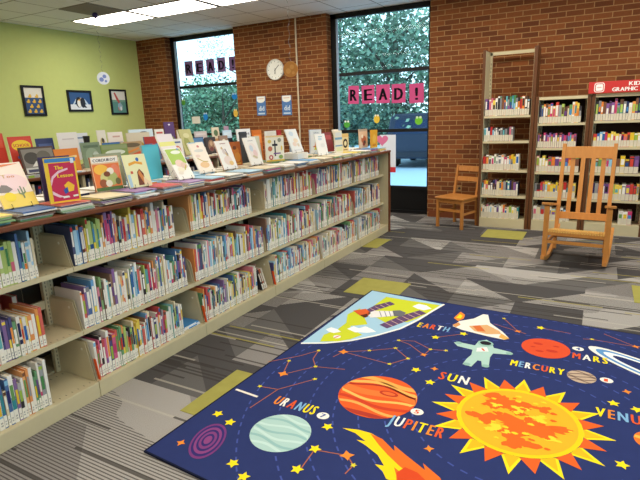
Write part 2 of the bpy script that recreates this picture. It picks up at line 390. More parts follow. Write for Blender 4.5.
    def band(c, r, y0, y1, wob, col, l, x0=-1.0, x1=1.0):
        top = []; bot = []
        for i in range(25):
            x = x0+(x1-x0)*i/24; lim = math.sqrt(max(0, 1-x*x))*.985
            dy = wob*math.sin(3.2*x+y0*5)
            a, b = sorted((max(-lim, min(lim, y0+dy)), max(-lim, min(lim, y1+dy))))
            bot.append((c[0]+x*r, c[1]+a*r, Z(l))); top.append((c[0]+x*r, c[1]+b*r+1e-5, Z(l)))
        mb.poly(bot+top[::-1], M(col, .9, .05))
    J = floor_at(377.4, 396, T); jr = .218
    planet(J, jr, (228, 96, 46))
    for y0, y1, c_, wb_ in ((.60, .78, (240, 170, 84), .08), (.34, .42, (176, 58, 42), .12), (.42, .56, (244, 178, 92), .12), (-.02, .24, (236, 122, 58), .06), (-.22, -.12, (244, 186, 96), .1), (-.46, -.34, (206, 70, 44), .08), (-.66, -.56, (242, 170, 88), .1), (-.98, -.82, (176, 62, 48), .02)): band(J, jr, y0, y1, wb_, c_, 3)
    ell((J[0]+.05, J[1]+.045), .055, .026, (190, 64, 42), 4); ell((J[0]+.05, J[1]+.045), .038, .015, (232, 110, 56), 5)
    U = floor_at(280.5, 432.5, T); ur = .153
    planet(U, ur, (176, 208, 200))
    for i in range(7): band(U, ur, -.85+.26*i, -.74+.26*i, .1, (150, 190, 186) if i % 2 else (196, 222, 214), 3)
    Ma = floor_at(545.5, 348.3, T); planet(Ma, .146, (222, 84, 50))
    for q, s_ in (((-.05, .05), .03), ((.04, -.03), .035), ((.06, .05), .02), ((-.03, -.06), .025), ((-.075, -.01), .016)): ell((Ma[0]+q[0], Ma[1]+q[1]), s_, s_*.5, (196, 62, 44), 3, 14)
    Me = floor_at(581.5, 377, T); planet(Me, .076, (196, 172, 148))
    for i in range(5): band(Me, .076, -.75+.34*i, -.62+.34*i, .14, (122, 100, 88), 3)
    Ve = (.335, 2.50); planet(Ve, .078, (232, 120, 50)); band(Ve, .078, .1, .4, .1, (244, 180, 80), 3)
    # ringed planet at the edge of the frame
    t0_ = Vector(floor_at(589, 346.5, T)); dr_ = (Vector(floor_at(640, 367, T))-t0_).normalized(); Sa = tuple(t0_+dr_*.47); sr_ = math.atan2(dr_.y, dr_.x)
    for rx, ry, c_, l_ in ((.47, .105, WH, 2), (.42, .086, (96, 150, 200), 3), (.37, .068, (236, 240, 240), 4), (.31, .05, (47, 57, 104), 5)): ell(Sa, rx, ry, c_, l_, 40, sr_)
    ell(Sa, .11, .11, (214, 190, 140), 6)
    # sun
    n_ = 24
    for i in range(n_):
        t = 2*PI*i/n_+.05; big = i % 2 == 0; ro = .432 if big else .40; hwid = .155
        c0 = .30
        mb.poly([(sun[0]+c0*math.cos(t-hwid), sun[1]+c0*math.sin(t-hwid), Z(1 if big else 2)), (sun[0]+ro*math.cos(t), sun[1]+ro*math.sin(t), Z(1 if big else 2)), (sun[0]+c0*math.cos(t+hwid), sun[1]+c0*math.sin(t+hwid), Z(1 if big else 2))], M(YE if big else (230, 100, 44), .9, .05))
        if big: mb.poly([(sun[0]+c0*math.cos(t-.11), sun[1]+c0*math.sin(t-.11), Z(2)), (sun[0]+.385*math.cos(t), sun[1]+.385*math.sin(t), Z(2)), (sun[0]+c0*math.cos(t+.11), sun[1]+c0*math.sin(t+.11), Z(2))], M((244, 184, 40), .9, .05))
    planet(sun, .297, (250, 206, 36), 3); ell(sun, .274, .274, (246, 178, 46), 4)
    rs = random.Random(5)
    bn = [0]
    def blob(cx, cy, r, col, l, k=1.0):
        pts = []; bn[0] += 1
        for i in range(42):
            t = 2*PI*i/42; q = r*(1+.38*math.sin(3*t+cx*50)*k+rs.uniform(-.22, .22)); x = cx+q*1.25*math.cos(t); y = cy+q*.8*math.sin(t)
            d = math.hypot(x, y)
            if d > .262: x *= .262/d; y *= .262/d
            pts.append((sun[0]+x, sun[1]+y, Z(l)+bn[0]*2e-5))
        mb.poly(pts, M(col, .9, .05))
    for b_ in ((-.10, .14, .085), (.02, -.06, .10), (.13, -.02, .07), (-.15, -.05, .055), (.03, -.19, .06), (.10, .15, .035), (-.02, .09, .05)): blob(*b_, (234, 106, 40), 5)
    for b_ in ((.0, .10, .03), (.09, .05, .035), (-.08, -.12, .04), (.17, -.10, .025), (-.12, .09, .02)): blob(*b_, (250, 214, 60), 6)
    for i in range(40):
        t = rs.uniform(0, 2*PI); d = rs.uniform(.05, .25); blob(d*math.cos(t), d*math.sin(t), rs.uniform(.006, .014), (250, 210, 52) if i % 2 else (234, 106, 40), 7, .2)
    # comet with a flaming tail
    z6 = lambda L: [(300+x/4, 380+y/4) for x, y in L]
    P(z6([(170, 193), (235, 200), (285, 214), (330, 240), (376, 290), (420, 330), (440, 420), (430, 470), (392, 470), (380, 410), (344, 396), (330, 366), (300, 338), (336, 344), (310, 300), (262, 262), (226, 240), (262, 246), (222, 214)]), (250, 212, 34), 2)
    P(z6([(280, 214), (330, 238), (378, 286), (376, 262), (424, 302), (500, 362), (492, 334), (560, 392), (600, 470), (392, 470), (384, 380), (376, 350), (408, 376), (424, 366), (396, 344), (350, 300), (316, 262)]), (232, 112, 44), 3)
    P(z6([(386, 372), (420, 350), (470, 372), (520, 420), (540, 470), (398, 470)]), (216, 76, 40), 4)
    # purple swirl
    c = floor_at(208, 440.5, T)
    for i, (a, col) in enumerate((( .085, (120, 62, 120)), (.075, (58, 48, 108)), (.064, (136, 70, 126)), (.052, (58, 48, 108)), (.042, (128, 66, 122)), (.030, (58, 48, 108)), (.02, (136, 70, 126)))): ell(c, a*1.62, a*.95, col, 1+i, 30, 1.9)
    line([(236, 389.5), (257.5, 397)], .016, (236, 226, 214), 2)
    # constellations
    CO = (176, 104, 76)
    for L in ([(343.5, 352), (369.5, 350.7), (395.5, 348.3), (408, 358.7), (389.5, 364.2), (343.5, 352), (333, 357)], [(398.7, 340.5), (409.5, 344.5), (423.7, 355), (430.5, 349.5), (446, 350.7)], [(398.7, 340.5), (414.5, 341.2), (430.5, 349.5)],
              [(268, 362), (300, 356), (318.7, 350.7), (313, 359), (315.5, 366.7), (328, 368), (345, 369.5)], [(315.5, 366.7), (285, 374), (283, 374)], [(283, 374), (289, 361)], [(250, 408), (278, 389.5), (315, 379.3)], [(278, 389.5), (260, 386.5)],
              [(300, 470), (314.5, 450), (347, 455.7), (353.5, 465.5), (345, 474)], [(504, 318.7), (518, 331.5), (526, 334)], [(494, 324), (518, 331.5)], [(540.5, 328), (571, 333.7)], [(583, 339), (592, 339.5), (636, 347), (604, 334)], [(436, 337.5), (463, 334)]):
        line(L, .0055, CO, 1)
    for q in ((218, 414), (230, 422.5), (233, 463.5), (243.5, 477), (297, 469.5), (327.5, 427), (435.5, 337.5), (416, 370), (430, 382.5), (540.5, 328), (463.5, 334), (613.5, 403.5), (637, 410), (622, 465), (315, 449)): star(q, .032, YE)
    for q in ((318.7, 350.7), (315.5, 366.7), (369.5, 350.7), (389.5, 364.2), (315, 379.3), (289, 361), (408, 358.7), (398.7, 340.5), (430.5, 349.5), (260, 386.5), (353.5, 465.5), (446, 350.7), (504, 318.7), (592, 339.5), (395.5, 348.3)): star(q, .017, (222, 206, 60))
    for q in ((343.5, 352), (347, 455.7), (283, 374)): star(q, .036, OR, 3, 4, .5)
    for q in ((181, 443), (434.5, 369), (423.7, 355), (429, 449), (627, 392), (518, 331.5), (636, 347)): star(q, .026, OR, 3, 4, .45)
    # planet names and number badges
    cols = {'y': YE, 'o': OR, 'r': RO, 'b': BL, 'w': WH}
    for s_, x0, x1, y, hh, cc in (('EARTH', -1.06, -.835, 3.315, .085, 'yorwb'), ('MARS', -.035, .155, 3.245, .085, 'rwyy'), ('MERCURY', -.365, -.07, 2.99, .08, 'ybworyy'), ('SUN', -.715, -.55, 2.645, .095, 'ryw'),
                                  ('VENUS', .10, .335, 2.62, .09, 'yobrw'), ('JUPITER', -.82, -.545, 2.10, .09, 'bwroyor'), ('URANUS', -1.45, -1.20, 2.005, .085, 'owrbyy')):
        text(mb, s_, x1-x0, hh, [M(cols[k], .9, .05) for k in cc], Matrix.Translation((x0, y, Z(4))), .0028, .26)
    for s_, px in (('1', (606.5, 380.5)), ('4', (578, 349)), ('5', (417, 412)), ('7', (323, 416))):
        c = floor_at(*px, T); ell(c, .034, .03, WH, 2, 20)
        text(mb, s_, .016 if s_ == '1' else .022, .036, M(RO if s_ in '15' else (70, 90, 150), .9, .05), Matrix.Translation((c[0]-.011, c[1]-.018, Z(4))), .002)
    o = mb.build('space_rug')
    tag(o, 'navy blue rug printed with the sun, planets, stars and planet names', 'rug')
rug()
# yellow-green accent squares laid in the carpet
ACC = M((158, 152, 80), .95, .05, .12, 'mustard_carpet')
for q, lab in (((-1.88, 1.745, -1.44, 2.245), 'mustard carpet tile mostly under the rug beside the long bookcase'), ((-1.90, 3.81, -1.42, 4.255), 'mustard carpet tile touching the rug corner with the printed satellite'),
               ((-1.215, 6.335, -.725, 6.795), 'mustard carpet tile before the tall wall bookcase'), ((-2.40, 5.34, -2.21, 5.80), 'mustard carpet tile against the far end of the long bookcase'), ((.352, 4.50, .80, 4.96), 'mustard carpet tile near the rocking chair, cut by the photo edge')):
    o = MB().box((q[0], q[1], .0), (q[2], q[3], .003), ACC).build('carpet_tile'); tag(o, lab, 'carpet tile', 'mustard accent carpet tiles')

# ================================================================== BOOK PARTS
PAL = {'white': [(232, 228, 218), (222, 216, 204), (240, 236, 226)], 'cream': [(226, 210, 176), (220, 204, 168)], 'blue': [(44, 96, 164), (36, 74, 134), (70, 136, 192)], 'navy': [(32, 42, 82), (38, 36, 92)],
       'red': [(188, 44, 44), (204, 66, 52)], 'green': [(72, 130, 74), (104, 150, 84)], 'lime': [(150, 178, 70), (168, 190, 92)], 'yellow': [(226, 190, 48), (232, 204, 84)], 'orange': [(220, 124, 48), (230, 148, 70)],
       'purple': [(104, 68, 128), (132, 88, 146)], 'pink': [(206, 104, 124), (196, 60, 108)], 'brown': [(118, 78, 56), (92, 62, 46)], 'black': [(38, 36, 38), (52, 48, 50)], 'teal': [(54, 134, 140), (96, 168, 172)], 'grey': [(150, 148, 146), (128, 128, 130)], 'sky': [(130, 182, 212), (150, 196, 220)]}
MIXED = ['white']*14+['cream']*7+['sky', 'pink', 'grey']+['blue']*3+['navy']*2+['red']*3+['green']*2+['lime', 'yellow', 'yellow', 'orange', 'orange', 'purple', 'pink', 'pink', 'brown', 'brown', 'black', 'teal', 'teal', 'grey', 'sky', 'sky']
BANDS = [c for v in PAL.values() for c in v]+[(236, 230, 218)]*14
def cover_geo(mb, w_, h_, d_, col, X=None, band=None, band2=None, hi=None):
    """a closed book standing: spine on the +x face, origin at the foot of the spine"""
    m_ = M(col, .45, .35); t = min(.0022, w_*.2); ra = .0008
    mb.box((-d_, -w_/2, 0), (0, -w_/2+t, h_), m_, X); mb.box((-d_, w_/2-t, 0), (0, w_/2, h_), m_, X)
    mb.box((-.003, -w_/2+t, 0), (0, w_/2-t, h_), m_, X)
    e = w_*.36
    if band: mb.box((0, -e, h_*band[0]), (ra, e, h_*band[1]), M(band[2], .5, .3), X)
    if band2: mb.box((0, -w_*.46, h_*band2[0]), (ra*.7, w_*.46, h_*band2[1]), M(band2[2], .5, .3), X)
def pages_geo(mb, w_, h_, d_, X=None):
    t = min(.0022, w_*.2); mb.box((-d_+.004, -w_/2+t, .004), (-.003, w_/2-t, h_-.005), PAGE, X)
def label_geo(mb, w_, h_, X=None):
    mb.box((0, -w_*.47, .006), (.0011, w_*.47, min(.07, h_*.3)), LABEL, X)
    mb.box((.0011, -w_*.22, .018), (.0013, w_*.22, .026), M((176, 172, 162), .7, .1), X); mb.box((.0011, -w_*.22, .032), (.0013, w_*.22, .04), M((176, 172, 162), .7, .1), X)
def spine_style():
    b = (R.uniform(.34, .5), R.uniform(.7, .88), R.choice(BANDS)) if R.random() < .75 else None
    b2 = (R.uniform(.86, .9), .97, R.choice(BANDS)) if R.random() < .35 else ((.28, R.uniform(.4, .6), R.choice(BANDS)) if R.random() < .4 else None)
    return b, b2
def shelf_run(y0, y1, seq, hr, wr):
    """yields (y centre, width, height, depth, colour name, colour, lean) for a row of books filling y0..y1"""
    y = y0; i = 0; tilt = 0
    while True:
        w_ = R.uniform(*wr); w_ *= R.choice((.7, 1, 1, 1.35))
        if y+w_ > y1: return
        nm = seq[i] if seq and i < len(seq) else R.choice(MIXED)
        if nm == '*': nm = R.choice(MIXED)
        yield y+w_/2, w_, R.uniform(*hr), R.uniform(.19, .235), nm, R.choice(PAL[nm]), 0
        y += w_+R.choice((.0008, .001, .0015, .003)); i += 1

# ================================================================== LONG ISLAND BOOKCASE
Y0 = 1.654; BAY = .914; NB = 6
ys = [Y0+(k-1)*BAY for k in range(NB+1)]
ZT, ZM, ZB = .772, .397, .095
def bracket(parent, y, z, xf, xt, hgt, rounded, base=False):
    xb = -2.735
    if rounded:
        pts = [(xb, z), (xf, z)]
        pts += [(xt+.03+(xf-xt-.03)*.35, z+hgt*.55)]
        for i in range(7): a = PI/2*i/6; pts.append((xt-.02+.05*math.cos(a), z+hgt-.05+.05*math.sin(a)))
        pts += [(xb, z+hgt)]
    else: pts = [(xb, z), (xf, z), (xt, z+hgt), (xb, z+hgt+.004)]
    mb = MB().prism([(x, y, zz) for x, zz in pts], (0, .0022, 0), PUTTY)
    mb.lathe([(.008, 0), (.008, .001)], M((226, 222, 206), .5, .3), 10, Matrix.Translation((xt-.035, y-.0005, z+hgt*.8)) @ Matrix.Rotation(PI/2, 4, 'X'))
    return mb.build('end_bracket', parent)
BW = ['first', 'second', 'third', 'fourth', 'fifth', 'sixth']
for k in range(NB):
    a, b = ys[k]+.0015, ys[k+1]-.0015
    t = thing('shelving_bay', 'putty steel shelving bay of the long island, %s from the camera end' % BW[k], 'bookcase', (-2.74, (a+b)/2, 0), 0, 'bays of the long island bookcase')
    inv = Matrix.Translation((2.74, -(a+b)/2, 0))
    kp = MB(); kp.box((-2.425, a, 0), (-2.405, b, ZB-.002), PUTTY, inv); kp.build('kick_plate', t, bevel=.003)
    for z, nm, xf in ((ZT, 'shelf', -2.475), (ZM, 'shelf', -2.475), (ZB, 'base_shelf', -2.407)):
        s = MB(); s.box((-2.735, a, z-.004), (xf, b, z), PUTTY, inv); s.box((xf-.012, a, z-.026), (xf, b, z-.004), PUTTY, inv)
        for q in range(24):    # rows of slots along the shelf
            yy = a+.03+q*(b-a-.06)/23
            for xx in (-2.50 if nm == 'shelf' else -2.445, -2.69): s.box((xx-.007, yy-.002, z), (xx+.007, yy+.002, z+.0004), PUTTYD, inv)
        so = s.build(nm, t)
        for yy, hg in ((a+.002, .175), (b-.006, .165)):
            if nm == 'base_shelf': br_ = bracket(so, yy-(a+b)/2, z, -2.425, -2.47, .235, False)
            else: br_ = bracket(so, yy-(a+b)/2, z, -2.48, -2.525, hg, k >= 2)
            br_.data.transform(Matrix.Translation((2.74, 0, 0)))
    for p0, p1, yy in ((a-.0005, a+.03, a+.012), (b-.03, b+.0005, b-.018)):
        p = MB(); p.box((-2.765, p0, 0), (-2.737, p1, 1.05), PUTTY, inv)
        for q in range(38): zz = .12+q*.024; p.box((-2.737, yy, zz), (-2.7365, yy+.006, zz+.013), PUTTYD, inv)
        p.build('slotted_upright', t)
    for zz in (.50, .86): MB().box((-2.762, a+.03, zz), (-2.745, b-.03, zz+.05), PUTTY, inv).build('cross_rail', t)
    shade_sheet = MB().box((-3.02, a, 0), (-3.015, b, 1.05), M((86, 80, 72), .6, .3), inv); shade_sheet.build('back_panel', t)  # added sheet: blocks rear light and paints the open back dark
    for z in (ZT, ZM, ZB): MB().box((-3.01, a, z-.02), (-2.77, b, z), PUTTY, inv).build('rear_shelf', t)
# continuous top and the end panel
wt = MB(); wt.box((-3.05, ys[0]-.01, 1.055), (-2.382, ys[-1]+.045, 1.083), WOODEDGE); o = wt.build('worktop', bevel=.006)
tag(o, 'long brown laminate top running over the front island bookcase', 'worktop')
ep = thing('end_panel', 'putty end panel with brown edge closing the island beside the glass', 'panel', (-2.74, ys[-1]+.012, 0))
ep_ = MB().box((-.30, -.011, 0), (.335, .011, 1.054), PUTTY).build('panel_sheet', ep)
MB().box((.336, -.012, 0), (.352, .028, 1.054), WOODEDGE).build('edge_strip', ep); MB().box((-.30, .0115, 0), (.335, .028, 1.054), WOODEDGE).build('laminate_face', ep)

# ---- books on the long island
SHN = {'t': 'top', 'm': 'middle', 'b': 'bottom'}
ZS = {'t': ZT, 'm': ZM, 'b': ZB}; XS = {'t': -2.482, 'm': -2.482, 'b': -2.432}
HR = {'t': (.195, .262), 'm': (.20, .29), 'b': (.19, .262)}
RUNS = {  # (bay, shelf): (start, end, first colours)
    (0, 't'): (.40, .735, ['white', 'teal', 'white', 'blue', 'blue', 'white', 'red', 'white', 'lime', 'lime', 'lime', 'lime']),
    (0, 'm'): (.40, .715, ['white', 'white', 'red', 'white', 'navy', 'purple', 'navy', 'navy', 'green', 'white', 'orange', 'white', 'yellow', 'orange', 'white', 'orange']),
    (0, 'b'): (.34, .65, ['white', 'cream', 'white', 'blue', 'cream', 'blue', 'white', 'purple', 'grey', 'white', 'orange', 'orange', 'white', 'green', 'green', 'white']),
    (1, 't'): (.02, .785, ['navy', 'sky', 'blue', 'blue', 'red', 'yellow', 'lime', 'lime', 'green', 'lime', 'lime', 'lime', 'orange', 'orange', 'purple', 'pink', 'pink', 'purple', 'orange', 'white', 'black', 'cream', 'red', 'white', 'yellow', 'yellow', 'sky', 'yellow', 'red', 'white', 'red', 'orange', 'cream', 'orange', 'orange', 'white', 'cream', 'pink', 'pink', 'white']),
    (1, 'm'): (.02, .865, ['white', 'red', 'purple', 'blue', 'white', 'blue', 'white', 'pink', 'green', 'brown', 'white', 'teal', 'cream', 'brown', 'purple', 'white', 'cream', 'orange', 'red', 'white', 'yellow', 'white', 'green', 'white', 'sky', 'white']),
    (1, 'b'): (.02, .725, ['white', 'red', 'pink', 'black', 'red', 'pink', 'white', 'navy', 'pink', 'red', 'green', 'green', 'orange', 'lime', 'grey', 'black', 'green', 'cream', 'yellow', 'yellow', 'yellow', 'white', 'red', 'white', 'brown', 'blue', 'cream', 'red', 'white', 'navy', 'white', 'orange', 'red', 'purple']),
    (2, 't'): (.025, .75, ['orange', 'orange', 'lime', 'green', 'white', 'white', 'black', 'yellow', 'red', 'red', 'navy', 'blue', 'white', 'orange', 'brown', 'cream', 'white', 'red', 'white', 'cream', 'orange', 'white', 'yellow', 'green', 'orange']),
    (2, 'm'): (.02, .90, ['orange', 'red', 'white', 'purple', 'navy', 'brown', 'white', 'blue', 'white', 'pink', 'sky', 'white', 'teal', 'sky', 'white', 'blue']),
    (2, 'b'): (.02, .69, ['green', 'orange', 'blue', 'red', 'red', 'white', 'white', 'black', 'green', 'orange', 'white', 'blue', 'blue', 'white', 'sky', 'grey', 'purple', 'purple', 'grey', 'white']),
}
PAL0 = {k_: list(v) for k_, v in PAL.items()}
for k_ in PAL: PAL[k_] = [tuple(int(c+(236-c)*(.0 if k_ in ('white', 'cream', 'black') else .20)) for c in v) for v in PAL[k_]]
def colour_word(n): return {'sky': 'pale blue', 'lime': 'lime green', 'cream': 'cream'}.get(n, n)
nbook = 0
for (bay, sh), (s0, s1, seq) in RUNS.items():
    if (bay, sh) == (2, 'm'): continue
    yb = ys[bay]
    wr = (.0105, .0175) if sh != 't' else (.012, .0185)
    for i, (y, w_, h_, d_, nm, col, _) in enumerate(shelf_run(yb+s0, yb+s1, seq, HR[sh] if (bay, sh) != (0, 'm') else (.19, .222), wr)):
        b1, b2 = spine_style(); mb = MB(); cover_geo(mb, w_, h_, d_, col, None, b1, b2)
        x = XS[sh]-R.uniform(0, .008)
        o = mb.build('picture_book', None, (x, y, ZS[sh]+.0006))
        tag(o, '%s picture book, %s upright on the %s shelf of the %s island bay' % (colour_word(nm), ordinal(i), SHN[sh], BW[bay]), 'book', 'picture books on the %s shelf of the %s island bay' % (SHN[sh], BW[bay]))
        p = MB(); pages_geo(p, w_, h_, d_); p.build('page_block', o); l = MB(); label_geo(l, w_, h_); l.build('spine_label', o); nbook += 1
# the farther bays: too many and too small to tell apart, one body of books
far = MB()
for bay in (2, 3, 4, 5):
    for sh in ('m' if bay == 2 else 'tmb'):
        s0, s1 = .03, {(2, 'm'): .90, (3, 't'): .86, (3, 'm'): .89, (3, 'b'): .87, (4, 't'): .885, (4, 'm'): .87, (4, 'b'): .89, (5, 't'): .80, (5, 'm'): .84, (5, 'b'): .70}[(bay, sh)]
        for (y, w_, h_, d_, nm, col, _) in shelf_run(ys[bay]+s0, ys[bay]+s1, RUNS[(2, 'm')][2] if bay == 2 else None, HR[sh], (.0115, .019)):
            X = Matrix.Translation((XS[sh]-R.uniform(0, .01), y, ZS[sh]+.0006)); b1, b2 = spine_style()
            cover_geo(far, w_, h_, d_, col, X, b1, b2); pages_geo(far, w_, h_, d_, X); label_geo(far, w_, h_, X)
o = far.build('picture_books'); tag(o, 'packed rows of picture books in the farther bays of the long island', 'books', None, 'stuff')
# leaning, lying and reversed books
def single_book(name, w_, h_, d_, col, loc, rot, label, group=None, band=None, lab=True):
    mb = MB(); cover_geo(mb, w_, h_, d_, col, None, band); o = mb.build(name, None, loc, rot); tag(o, label, 'book', group)
    p = MB(); pages_geo(p, w_, h_, d_); p.build('page_block', o)
    if lab: l = MB(); label_geo(l, w_, h_); l.build('spine_label', o)
    return o
for i, (dy, nm, cw) in enumerate(((.0, (58, 48, 54), 'dark'), (.026, (170, 90, 62), 'rust'), (.052, (196, 186, 170), 'pale'))):
    single_book('leaning_book', .018, .21, .2, nm, (-2.436, ys[2]+.775+dy, ZB+.001+.004), (math.radians(20), 0, 0), '%s picture book leaning at the open end of the third island bay base' % cw, 'books leaning in the third island bay', (.4, .8, (220, 210, 190)))
single_book('lying_book', .012, .165, .22, (226, 232, 238), (-2.45, ys[1]+.734, ZB+.0075), (math.radians(-90), 0, math.radians(-1)), 'white and blue picture book lying flat at the end of the base shelf', None, (.3, .8, (70, 140, 200)))
single_book('lying_book', .010, .155, .21, (74, 140, 196), (-2.455, ys[1]+.742, ZB+.0190), (math.radians(-90), 0, math.radians(1)), 'blue picture book lying on a white one, base shelf gap', None, (.3, .8, (236, 236, 230)))
single_book('lying_book', .013, .22, .19, (44, 62, 128), (-2.50, ys[1]+.03, ZB+.2715), (math.radians(-90), 0, math.radians(10)), 'navy picture book laid on top of the second bay base row', None)
for i in range(5):
    single_book('shelved_book', .03, .19+.02*(i % 3), .17, R.choice(PAL['red']), (-2.99, ys[0]+.40+.09*i, ZM+.001), (0, 0, PI), 'red book shelved from the rear aisle, %s seen through the first bay gap' % ordinal(i), 'red books shelved from the rear aisle')
mb = MB(); mb.box((-.010, -.14, 0), (0, .14, .33), M((176, 44, 40), .45, .3))
for q, c_ in ((.075, (226, 214, 196)), (.06, (176, 44, 40)), (.04, (226, 190, 170)), (.028, (176, 44, 40))): mb.poly([(.0005+(.08-q)*.01, -.02-q, .2-q), (.0005+(.08-q)*.01, -.02+q, .2-q), (.0005+(.08-q)*.01, -.02+q, .2+q), (.0005+(.08-q)*.01, -.02-q, .2+q)], M(c_, .45, .3))
o = mb.build('standing_book', None, (-2.721, ys[0]+.46, ZM+.001)); tag(o, 'red picture book with pale square standing behind the first bay middle row', 'book')
MB().box((-.0085, -.137, .004), (-.0015, .137, .331), PAGE).build('page_block', o)
# orange shelf markers
for y, n_ in ((ys[1], 'second'), (ys[2], 'third'), (ys[3], 'fourth')):
    o = MB().prism([(-2.425, y+.012, ZB+.006), (-2.405, y+.012, ZB+.006), (-2.425, y+.012, ZB+.13), (-2.445, y+.012, ZB+.13)], (0, .004, 0), M((236, 92, 36), .5, .3)).build('shelf_marker')
    tag(o, 'orange plastic shelf marker at the base of the %s island bay' % n_, 'shelf marker', 'orange shelf markers')

# ================================================================== FLAT STACKS ON THE LONG TOP
def flat_book(x, y, z, wy, dx, th, col, rz, label, group):
    mb = MB(); m_ = M(col, .45, .35); t = min(.002, th*.2); spine = R.random() < .55
    mb.box((-dx, -wy/2, 0), (0, wy/2, t), m_); mb.box((-dx, -wy/2, th-t), (0, wy/2, th), m_)
    if spine: mb.box((-.003, -wy/2, t), (0, wy/2, th-t), m_)
    else: mb.box((-dx, -wy/2, t), (-dx+.003, wy/2, th-t), m_)
    if spine and th > .008: mb.box((0, wy*.05, t), (.0006, wy*.3, th-t), M(R.choice(BANDS), .5, .3))
    o = mb.build('flat_book', None, (x, y, z), (0, 0, rz)); tag(o, label, 'book', group)
    MB().box((-dx+.004, -wy/2+.004, t), (-.003, wy/2-.004, th-t), PAGE).build('page_block', o)
STK = [(1.14, 1.36, ['green', 'white', 'green', 'red', 'teal']), (1.375, 1.57, ['white', 'brown', 'brown', 'white', 'green']), (1.585, 1.80, ['blue', 'white', 'white', 'green']), (1.82, 2.06, ['yellow', 'navy', 'purple', 'cream']), (2.08, 2.27, ['sky', 'white', 'white']),
       (2.29, 2.50, ['navy', 'blue', 'white']), (2.52, 2.72, ['white', 'blue', 'cream', 'white']), (2.74, 2.93, ['red', 'red', 'white', 'cream']), (2.95, 3.17, ['navy', 'white', 'cream', 'brown']), (3.19, 3.42, ['purple', 'white', 'orange', 'white']), (3.44, 3.70, ['navy', 'pink', 'teal', 'navy']),
       (3.72, 3.92, ['white', 'cream', 'grey', 'white']), (3.94, 4.14, ['blue', 'sky', 'blue', 'white', 'white']), (4.16, 4.40, ['white', 'white', 'cream', 'grey']), (4.42, 4.66, ['orange', 'white', 'cream']), (4.68, 4.90, ['green', 'white', 'orange']), (4.92, 5.14, ['white', 'cream', 'lime', 'white']), (5.16, 5.42, ['white', 'teal', 'white']), (5.44, 5.66, ['yellow', 'green', 'white']), (5.68, 5.90, ['pink', 'white', 'sky']), (5.92, 6.18, ['white', 'yellow', 'cream'])]
HT = .0455
for i, (a, b, cs) in enumerate(STK):
    z = 1.0835; th = HT/len(cs)
    cs = cs+['white'] if len(cs) < 5 else cs
    cs = ([R.choice(['white', 'white', 'cream', 'sky', 'blue', 'red', 'yellow', 'purple'])]+cs)[:6]; th = HT/len(cs)
    for j, nm in enumerate(reversed(cs)):
        where = 'lowest' if j == 0 else ('topmost' if j == len(cs)-1 else ordinal(j)+' from below')
        flat_book(-2.392-R.uniform(0, .045), (a+b)/2+R.uniform(-.012, .012), z, (b-a)*R.uniform(.78, .92), R.uniform(.21, .24), th-.0006, R.choice(PAL[nm]), R.uniform(-.04, .04), '%s book lying flat, %s in the %s edge stack on top' % (colour_word(nm), where, ordinal(i)), 'flat stacks along the front of the long top')
        z += th
# second row of flat books behind the first
y = 1.30; i = 0
while y < 6.05:
    wy = R.uniform(.2, .26); n2 = R.choice((2, 3)); z = 1.0835; th = HT/n2
    for j in range(n2):
        nm = R.choice(['white', 'white', 'cream', 'sky', 'white', 'green', 'white', 'yellow'])
        where = 'lowest' if j == 0 else ('topmost' if j == n2-1 else 'middle')
        flat_book(-2.70-R.uniform(0, .015), y+wy/2, z, wy-.01, R.uniform(.24, .27), th-.0006, R.choice(PAL[nm]), R.uniform(-.025, .025), '%s book lying flat, %s in the %s rear top stack' % (colour_word(nm), where, ordinal(i)), 'flat stacks behind the front row'); z += th
    y += wy+R.uniform(.02, .06); i += 1

# ================================================================== FACE-OUT BOOKS
def art(mb, W, H, shapes, x=.0007):
    """front cover drawing: u across (0..1 from viewer's left), v up"""
    for i, s in enumerate(shapes):
        xx = x+i*.00022; q = lambda u, v: (xx, (min(1, max(0, u))-.5)*W, min(1, max(0, v))*H)
        if s[0] == 'r': mb.poly([q(s[1], s[2]), q(s[3], s[2]), q(s[3], s[4]), q(s[1], s[4])], M(s[5], .4, .35))
        elif s[0] == 'e': mb.poly([q(s[1]+s[3]*math.cos(2*PI*k/20), s[2]+s[4]*math.sin(2*PI*k/20)) for k in range(20)], M(s[5], .4, .35))
        elif s[0] == 'p': mb.poly([q(*p_) for p_ in s[1]], M(s[2], .4, .35))
        elif s[0] == 't':  # text, u0, v0, u1, cap height, colour(s)
            X = Matrix(((0, 0, 1, xx), (1, 0, 0, (s[2]-.5)*W), (0, 1, 0, s[3]*H), (0, 0, 0, 1)))
            text(mb, s[1], (s[4]-s[2])*W, s[5]*H, M(s[6], .4, .3), X, .0012)
        elif s[0] == 'ring': 
            for r_, c_ in ((1, s[5]), (.55, s[6])): mb.poly([q(s[1]+s[3]*r_*math.cos(2*PI*k/20), s[2]+s[4]*r_*math.sin(2*PI*k/20))[:0] or (xx+(.0001 if r_ < 1 else 0),)+q(s[1]+s[3]*r_*math.cos(2*PI*k/20), s[2]+s[4]*r_*math.sin(2*PI*k/20))[1:] for k in range(20)], M(c_, .4, .35))
def display_book(pos, yaw_, tilt, W, H, col, shapes, label, th=.014, spine=None, group='face-out books on the long top', name='display_book'):
    mb = MB(); m_ = M(col, .4, .35); sm = M(spine or col, .4, .35)
    mb.box((-.002, -W/2, 0), (0, W/2, H), m_); mb.box((-th, -W/2, 0), (-th+.002, W/2, H), m_); mb.box((-th+.002, -W/2, 0), (-.002, -W/2+.003, H), sm)
    art(mb, W, H, shapes)
    o = mb.build(name, None, pos, (0, math.radians(-tilt), math.radians(yaw_-90))); tag(o, label, 'book', group)
    MB().box((-th+.002, -W/2+.003, .004), (-.002, W/2-.004, H-.004), PAGE).build('page_block', o)
    return o
